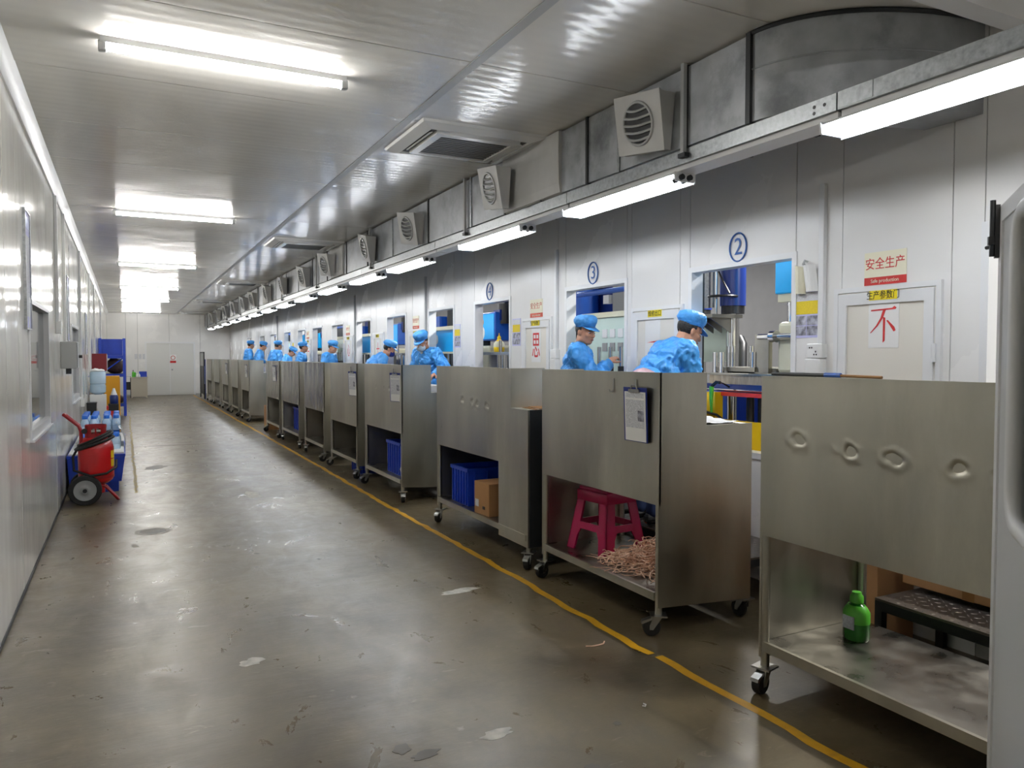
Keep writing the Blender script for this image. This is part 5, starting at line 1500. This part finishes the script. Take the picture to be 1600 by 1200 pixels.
# ------------------------------------------------------------------ left side: extinguisher trolley
t = thing('wheeled_extinguisher', 'large red wheeled fire extinguisher with a black hose against the left wall', 'fire extinguisher', (-.29, 9.22, 0))
mb = MB(); mb.lathe([(0, .2), (.11, .2), (.155, .235), (.17, .28), (.17, .58), (.155, .64), (.11, .69), (.07, .71), (.06, .72), (0, .72)], n=32); obj('cylinder', mb, M_extred, t, smooth=40)
mb = MB(); mb.lathe([(.08, .10), (.085, .2), (0, .2)], n=24); obj('base_ring', mb, M_extred, t, smooth=40)
mb = MB(); mb.lathe([(.1705, .262), (.1712, .27), (.1712, .28), (.1705, .288)], n=32); obj('weld_band', mb, M_extredd, t)
# guard plate with hand holes around the valve
mb = MB(); n = 26
def arc(a0, a1, r, z0, z1, k=8):
    vs = []; fs = []
    for i in range(k + 1):
        a = R(a0 + (a1 - a0) * i / k)
        for rr_, z in ((r, z0), (r, z1), (r - .006, z1), (r - .006, z0)): vs.append((rr_ * math.cos(a), rr_ * math.sin(a), z))
    for i in range(k):
        for j in range(4): fs.append((4 * i + j, 4 * i + (j + 1) % 4, 4 * i + 4 + (j + 1) % 4, 4 * i + 4 + j))
    fs += [(0, 1, 2, 3), (4 * k, 4 * k + 3, 4 * k + 2, 4 * k + 1)]
    mb.add(vs, fs)
arc(200, 520, .105, .67, .735, 20); arc(200, 520, .105, .79, .825, 20)
for (a0, a1) in ((200, 248), (268, 276), (300, 520)): arc(a0, a1, .105, .735, .79, 6)
obj('valve_guard', mb, M_extredd, t, smooth=50)
mb = MB(); mb.cyl((0, 0, .7), (0, 0, .78), .03, n=12); mb.cyl((-.05, -.05, .755), (.05, -.05, .755), .018, n=10); obj('valve', mb, M_castm, t, smooth=40)
mb = MB(); mb.cyl((-.10, -.06, .765), (-.10, -.085, .765), .028, n=16); obj('pressure_gauge', mb, M_blackp, t, smooth=40)
for s in (-1, 1):
    mb = MB(); mb.tube([(-.12, .05 * s, .25), (-.135, .05 * s, .6), (-.135, .05 * s, .76), (-.155, .05 * s, .82), (-.29, .05 * s, .945)], .016, 8); obj('handle_bar', mb, M_extredd, t, smooth=60)
mb = MB(); mb.cyl((-.285, -.06, .94), (-.285, .06, .94), .017, n=10); obj('grip', mb, M_extredd, t, smooth=40)
def whl(y):
    mb = MB(); mt = Matrix.Translation((-.1, y, .155)) @ Matrix.Rotation(PI / 2, 4, 'X')
    mb.lathe([(.105, -.03), (.15, -.028), (.158, -.015), (.158, .015), (.15, .028), (.105, .03)], n=28); mb.xf(mt); o = obj('wheel', mb, M_black, t, smooth=40)
    mb = MB(); mb.lathe([(0, .036), (.035, .042), (.04, .036), (.07, .0305), (.095, .034), (.105, .036), (.107, .029), (.107, -.036), (0, -.036)], n=28); mb.xf(mt); obj('rim', mb, M_grey, o, smooth=40)
    mb = MB(); mb.lathe([(0, .056), (.02, .056), (.022, .03), (0, .03)], n=14); mb.xf(mt); obj('hub_cap', mb, M_dkgrey, o, smooth=40)
whl(-.17); whl(.17)
mb = MB(); mb.cyl((-.1, -.2, .155), (-.1, .2, .155), .012, n=8); obj('axle', mb, M_dkgrey, t)
mb = MB(); mb.tube([(.02, -.05, .19), (.09, -.05, .16), (.2, -.05, .02), (.21, -.02, .015), (.2, .03, .02), (.09, .05, .16), (.02, .05, .19)], .012, 8); obj('stand_loop', mb, M_extredd, t, smooth=60)
for k, (z0, rr_, tl) in enumerate(((.655, .165, .22), (.68, .15, .2), (.63, .178, .18))):
    mb = MB(); mb.tube([(rr_ * math.cos(2 * PI * i / 28) - .01, rr_ * math.sin(2 * PI * i / 28), z0 + tl * .35 * math.cos(2 * PI * i / 28)) for i in range(28)], .015, 8, True); obj('hose', mb, M_black, t, smooth=60)
mb = MB(); mb.tube([(-.16, -.02, .6), (-.21, -.05, .5), (-.2, -.1, .36), (-.05, -.19, .305), (.1, -.175, .32), (.19, -.08, .37), (.19, .03, .43)], .013, 8); obj('hose', mb, M_black, t, smooth=60)
for z in (.38, .47):
    vs = []; fs = []; mb = MB()
    for i in range(7):
        a = R(-34 + 8 * i); vs += [(.1715 * math.cos(a), .1715 * math.sin(a), z), (.1715 * math.cos(a), .1715 * math.sin(a), z + .08)]
    for i in range(6): fs.append((2 * i, 2 * i + 2, 2 * i + 3, 2 * i + 1))
    mb.add(vs, fs); obj('yellow_label', mb, M_juice, t)

# blue totes and bottled water behind it
def tote(y, lab):
    t = thing('storage_tote', lab, 'crate', (-.305, y, 0), 0, 'blue totes by the left wall')
    mb = MB(); mb.prism([(-.27, .12), (.25, .12), (.29, .41), (-.29, .41)], 'y', -.62, .62); obj('body', mb, M_bluecrate, t)
    obj('pallet_foot', B(-.25, -.58, 0, .22, .58, .12), M_bluecrate, t)
    obj('rim', CB(-.295, -.63, .40, .295, .63, .435, c=.008), M_bluecrate, t)
    for i in range(4):
        for j in range(9):
            x0, y0 = -.285 + .143 * i, -.62 + .138 * j
            o = obj('white_pack', B(x0 + .008, y0 + .008, .4352, x0 + .135, y0 + .13, .452), M_paper, t)
tote(10.42, 'nearer blue tote topped with white packs, beside the red extinguisher'); tote(11.72, 'farther blue tote under the bottled water')
def jug(x, y, z, lab):
    t = thing('water_bottle', lab, 'bottle', (x, y, z), 0, 'bottled water on the totes')
    mb = MB(); mb.lathe([(0, 0), (.044, 0), (.048, .008), (.048, .05), (.044, .055), (.048, .06), (.048, .1), (.034, .135), (.026, .145), (0, .146)], n=14); obj('body', mb, M_water, t, smooth=40)
    mb = MB(); mb.lathe([(0, .187), (.03, .187), (.033, .182), (.033, .146), (0, .146)], n=12); obj('cap', mb, M_cyanb, t, smooth=40)
    return t
j0 = None
for lay in (0, 1):
    for k in range(0 if lay == 0 else 3, 10):
        for c, x in enumerate((-.45, -.345, -.215, -.11)):
            if lay == 0 and k > 3: continue
            if c == 3 and k % 4 == 2: continue
            lab = f'blue-capped water bottle on the totes, {("lower", "upper")[lay]} layer, {ORD[k]} in the {("wall-side", "inner left", "inner right", "aisle-side")[c]} row'
            px, py = x + rnd.uniform(-.006, .006), 10.2 + k * .135
            if lay == 1 and k > 3: zz = .454 + .188
            else: zz = .454 + .188 * lay
            if j0 is None: j0 = jug(px, py, zz, lab)
            else: dup(j0, (px, py, zz), label=lab)
t = thing('bottle_carton', 'low white shrink-wrapped pack under the upper bottles on the far tote', 'pack', (-.28, 11.15, .4525))
obj('pack', CB(-.2, -.37, 0, .16, .37, .186, c=.01), M_wrap, t)
for k, (x, y) in enumerate(((-.06, 10.75), (-.285, 10.6))):
    t = thing('plastic_wrap', ['crumpled clear wrap over the aisle side of the bottles', 'crumpled clear wrap over the wall side of the bottles'][k], 'wrap', (x + .03, y, .455))
    mb = MB(); mb.smooth = True; vs = []; fs = []
    for i in range(12):
        for j in range(14):
            a, b = i / 11, j / 13
            vs.append((-.05 + .14 * (1 - abs(a - .3)) * 0 + .11 * a - .03, -.35 + .7 * b, max(.0, .27 * (1 - a ** 2) + .05 * noise.noise(Vector((a * 5, b * 7, k * 3))))))
    for i in range(11):
        for j in range(13): q = i * 14 + j; fs.append((q, q + 1, q + 15, q + 14))
    mb.add(vs, fs); obj('sheet', mb, M_wrap, t)

# water dispenser
t = thing('water_dispenser', 'white water dispenser by the left wall', 'dispenser', (-.455, 16.2, 0))
b_ = obj('body', CB(-.135, -.16, 0, .135, .16, .84, c=.012), M_white, t)
for i in range(7): obj('vent_slat', B(-.1, -.165, .42 + .025 * i, -.01, -.16, .432 + .025 * i), M_grey, b_)
obj('tap', B(.135, -.05, .55, .17, .05, .62), M_redink, t)
t = thing('water_jug', 'large pale blue water jug upside down on the dispenser', 'jug', (-.455, 16.2, .84))
mb = MB(); mb.lathe([(.06, 0), (.13, .04), (.135, .06), (.135, .17), (.126, .18), (.126, .2), (.135, .21), (.135, .4), (.12, .43), (0, .435)], n=24); obj('bottle', mb, M_water, t, smooth=40)
t = thing('jug_cover', 'crumpled white cloth on top of the water jug', 'cloth', (-.455, 16.2, 1.276)); mb = MB(); mb.smooth = True; mb.ell((0, 0, 0), (.12, .12, .045), None, 16, 8); mb.v = [(a, b, max(0, c * (1 + noise.noise(Vector((a, b, c)) * 20)))) for a, b, c in mb.v]; obj('cloth', mb, M_white, t)
t = thing('amber_cabinet', 'amber yellow metal cabinet behind the water dispenser', 'cabinet', (-.24, 17.3, 0)); obj('body', CB(-.13, -.2, .04, .14, .25, 1.16, c=.006), M_amber, t); obj('door', B(.14, -.18, .08, .146, .23, 1.12), M_amber, t)
for (x, y) in ((-.1, -.17), (.11, -.17), (-.1, .22), (.11, .22)): obj('foot', B(x - .015, y - .015, 0, x + .015, y + .015, .04), M_blackp, t)
t = thing('black_crate', 'black crate with a red label between dispenser and amber cabinet', 'crate', (-.2, 16.75, 0)); obj('body', CB(-.1, -.15, 0, .08, .15, .63, c=.006), M_blackp, t); obj('red_label', B(-.085, -.1515, .3, .0, -.15, .5), M_signr, t)
t = thing('detergent_bottle', 'dark blue bottle with a white top on the black crate', 'bottle', (-.2, 16.75, .631)); mb = MB(); mb.lathe([(0, 0), (.07, 0), (.075, .02), (.075, .14), (.06, .17)], n=16); obj('body', mb, M_navy, t, smooth=40); mb = MB(); mb.lathe([(.06, .17), (.05, .2), (.03, .26), (.02, .3), (0, .3)], n=16); obj('top', mb, M_white, t, smooth=40)
t = thing('wall_cabinet', 'maroon cabinet fixed to the left wall above the dispenser', 'cabinet', (XL, 18.2, 1.25)); obj('body', CB(0, -.1, 0, .27, .5, .36, c=.006), M_maroon, t); obj('door', B(.27, -.08, .02, .277, .48, .34), M_lgrey, t)
t = thing('dark_bin', 'dark narrow bin between the wall and the dispenser', 'bin', (-.53, 15.3, 0)); mb = MB(); mb.prism([(-.06, 0), (.06, 0), (.075, .72), (-.075, .72)], 'y', -.15, .15); obj('bin_body', mb, M_dkgrey, t); obj('rim', B(-.08, -.16, .72, .08, .16, .74), M_blackp, t)
# storage rack
t = thing('storage_rack', 'tall blue steel storage rack by the left wall', 'rack', (-.29, 22.3, 0))
for (x, y) in ((-.275, 0), (.28, 0), (-.275, 1.1), (.28, 1.1)): obj('upright', B(x - .035, y - .035, 0, x + .035, y + .035, 2.02), M_mblue if False else M_bluecrate, t)
for z in (.25, 1.02, 1.5): obj('beam', B(-.265, -.03, z, .245, .0, z + .08), M_bluecrate, t); obj('beam', B(-.265, 1.1, z, .245, 1.13, z + .08), M_bluecrate, t); obj('deck', B(-.265, .0, z + .05, .245, 1.1, z + .08), M_dkgrey, t)
mb = MB(); mb.tube([(-.26, .04, 1.1), (.24, .04, 1.5)], .018, 6); obj('brace', mb, M_bluecrate, t)
crate(-.30, 22.85, 1.582, .95, .5, .42, 'large blue crate on top of the storage rack', 'rack crates')
for k, (x, y, z, r, lab) in enumerate(((-.22, 22.7, 1.102, .235, 'dark wrapped bundle on the middle rack shelf'), (-.34, 22.95, .332, .2, 'dark sack on the lowest rack shelf'), (-.14, 22.45, .332, .12, 'small sack at the front of the lowest rack shelf'))):
    t = thing('wrapped_bundle', lab, 'bundle', (x, y, z)); mb = MB(); mb.smooth = True; mb.ell((0, 0, r * .85), (r * 1.0, r, r * .95), None, 20, 12); mb.v = [tuple(Vector(p) * (1 + .12 * noise.noise(Vector(p) * 9 + Vector((k, 0, 0))))) for p in mb.v]; mb.v = [(a, b, max(0, c)) for a, b, c in mb.v]; obj('sack', mb, M_navybag, t)
    if k == 0: obj('tie', MB().tube([(r * .5 * math.cos(q * PI / 6), r * .5 * math.sin(q * PI / 6), r * 1.62) for q in range(12)], .012, 5, True), M_wrap, t)
# desk
t = thing('small_desk', 'beige desk against the far wall beside the double door', 'desk', (.465, 31.7, 0))
obj('top', CB(-.3, -.22, .76, .3, .6, .785, c=.004), M_beige, t)
mb = MB(); mb.prism([(-.275, 0), (-.24, 0), (-.2, .05), (.2, .05), (.24, 0), (.275, 0), (.275, .76), (-.275, .76)], 'y', -.2, -.18); obj('front_panel', mb, M_beige, t)
for s in (-1, 1): obj('side_panel', B(s * .275 - (.02 if s > 0 else 0), -.18, 0, s * .275 + (.02 if s < 0 else 0), .58, .76), M_beige, t)
t = thing('blue_basket', 'blue plastic basket on the far desk', 'basket', (.6, 31.85, .786)); obj('body', crate_mesh(.25, .26, .2), M_bluecrate, t); obj('tray', B(-.25, -.22, 0, .13, -.13, .05), M_bluecrate, t)
for k, (x, y, h, m_, lab) in enumerate(((.27, 31.62, .26, M_greenc, 'bright green spray bottle at the edge of the far desk'), (.33, 31.7, .22, M_greenc, 'shorter green bottle on the far desk'), (.40, 31.58, .14, M_paper, 'small white bottle on the far desk beside the green ones'), (.47, 31.56, .13, M_wrap, 'small clear bottle on the far desk by the basket'))):
    t = thing('small_bottle', lab, 'bottle', (x, y, .786)); mb = MB(); mb.lathe([(0, 0), (.04, 0), (.042, .01), (.042, h * .6), (.018, h * .8), (0, h * .8)], n=12); obj('body', mb, m_, t, smooth=40); obj('nozzle', MB().box(-.015, -.03, h * .8, .015, .015, h), M_blackp if k == 0 else M_white, t)
t = thing('folded_chair', 'dark folded chair leaning beside the far desk', 'chair', (.1, 31.9, 0)); mb = MB(); mb.tube([(-.08, 0, 0), (-.08, .05, .8), (.08, .05, .8), (.08, 0, 0)], .015, 6); obj('frame', mb, M_blackp, t); obj('seat', CB(-.08, .0, .3, .08, .03, .6, c=.01), M_blackp, t)
# framed stand at the far end of the cart row
t = thing('mirror_stand', 'dark framed stand with a blue board at the far end of the cart row', 'stand', (2.58, 29.9, 0))
for y in (0, 1.5): obj('post', B(-.02, y, 0, .02, y + .04, 1.72), M_blackp, t)
obj('rail', B(-.02, .04, 1.68, .02, 1.5, 1.72), M_blackp, t); obj('upper_panel', B(-.005, .04, 1.2, .005, 1.5, 1.68), M_lgrey, t); obj('lower_panel', B(-.005, .04, .15, .005, 1.5, 1.2), M_dkgrey, t); obj('side_board', B(.0, -.35, .55, .02, -.02, 1.2), M_mblue, t); obj('side_post', B(-.01, -.37, 0, .02, -.35, 1.45), M_navy, t)

# ------------------------------------------------------------------ left wall fittings
t = thing('control_box', 'grey electrical control box on the left wall', 'box', (XL, 9.6, 1.42)); obj('housing', CB(0, -.18, 0, .15, .18, .29, c=.006), M_lgrey, t); obj('lid', B(.15, -.17, .01, .158, .17, .28), M_grey, t); obj('gland', B(.04, -.06, -.06, .09, .02, 0), M_dkgrey, t); mb = MB(); mb.cyl((.158, .1, .13), (.19, .1, .13), .018, n=10); obj('lock', mb, M_blackp, t)
def board(ya, yb, za, zb, lab):
    t = thing('notice_board', lab, 'board', (XL, (ya + yb) / 2, za)); h = (yb - ya) / 2; H_ = zb - za
    obj('sheet', B(0, -h, 0, .01, h, H_), M_lblue, t)
    for a in ((0, -h - .012, -.012, .018, -h, H_ + .012), (0, h, -.012, .018, h + .012, H_ + .012), (0, -h, -.012, .018, h, 0), (0, -h, H_, .018, h, H_ + .012)): obj('frame', B(*a), M_galv, t)
    obj('blue_heading', B(.01, -h * .8, H_ * .86, .0115, h * .8, H_ * .96), M_mblue, t); obj('typed_block', B(.01, -h * .8, H_ * .1, .0115, h * .8, H_ * .8), M_print, t)
board(6.2, 6.5, 1.75, 2.56, 'narrow framed notice board on the left wall before the first window'); board(10.45, 10.75, 1.75, 2.5, 'second framed notice board beyond the grey control box')
board(15.2, 15.6, 1.6, 2.3, 'third small framed board on the far left wall')
for yy, z0, lab in ((10.0, 1.72, 'white conduit running down to the grey control box'), (13.4, .9, 'white conduit between the left windows and the dispenser'), (16.9, 1.3, 'white conduit ending in a box above the amber cabinet'), (19.5, .3, 'white conduit in front of the blue rack'), (24.5, .3, 'thin white conduit beyond the blue rack'), (8.9, 1.9, 'short white conduit before the grey control box')):
    t = thing('conduit', lab, 'pipe', (XL, yy, 0)); obj('cover', CB(0, -.02, z0, .03, .02, ZC - .095, c=.004), M_white, t); obj('box', CB(0, -.045, z0 - .12, .05, .045, z0, c=.004), M_whiteg, t)
t = thing('wall_phone', 'white door phone with a looped grey cord behind the first left window', 'phone', (-2.35, 8.6, 1.35)); obj('handset', CB(0, -.05, 0, .05, .05, .2, c=.008), M_white, t); mb = MB(); mb.tube([(.03, .06, .15), (.05, .12, .1), (.05, .14, -.1), (.04, .1, -.2), (.04, .05, -.15), (.03, 0, 0)], .012, 6); obj('cord', mb, M_grey, t)
# bits of litter on the floor
t = thing('rubber_strip', 'thin curled rubber strip on the floor beside the yellow tape', 'scrap', (2.22, 3.40, 0)); mb = MB(); mb.tube([(-.05, 0, .004), (-.02, -.015, .004), (.02, -.02, .005), (.05, -.02, .008), (.065, -.005, .012)], .004, 5); obj('strip', mb, M_scrap, t)
t = thing('rubber_crumb', 'tiny pale curl lying alone in the aisle floor', 'scrap', (2.03, 2.70, 0)); mb = MB(); mb.tube([(-.01, 0, .003), (.0, -.01, .003), (.01, .0, .004), (.006, .014, .004)], .003, 5); obj('curl', mb, M_paper, t)
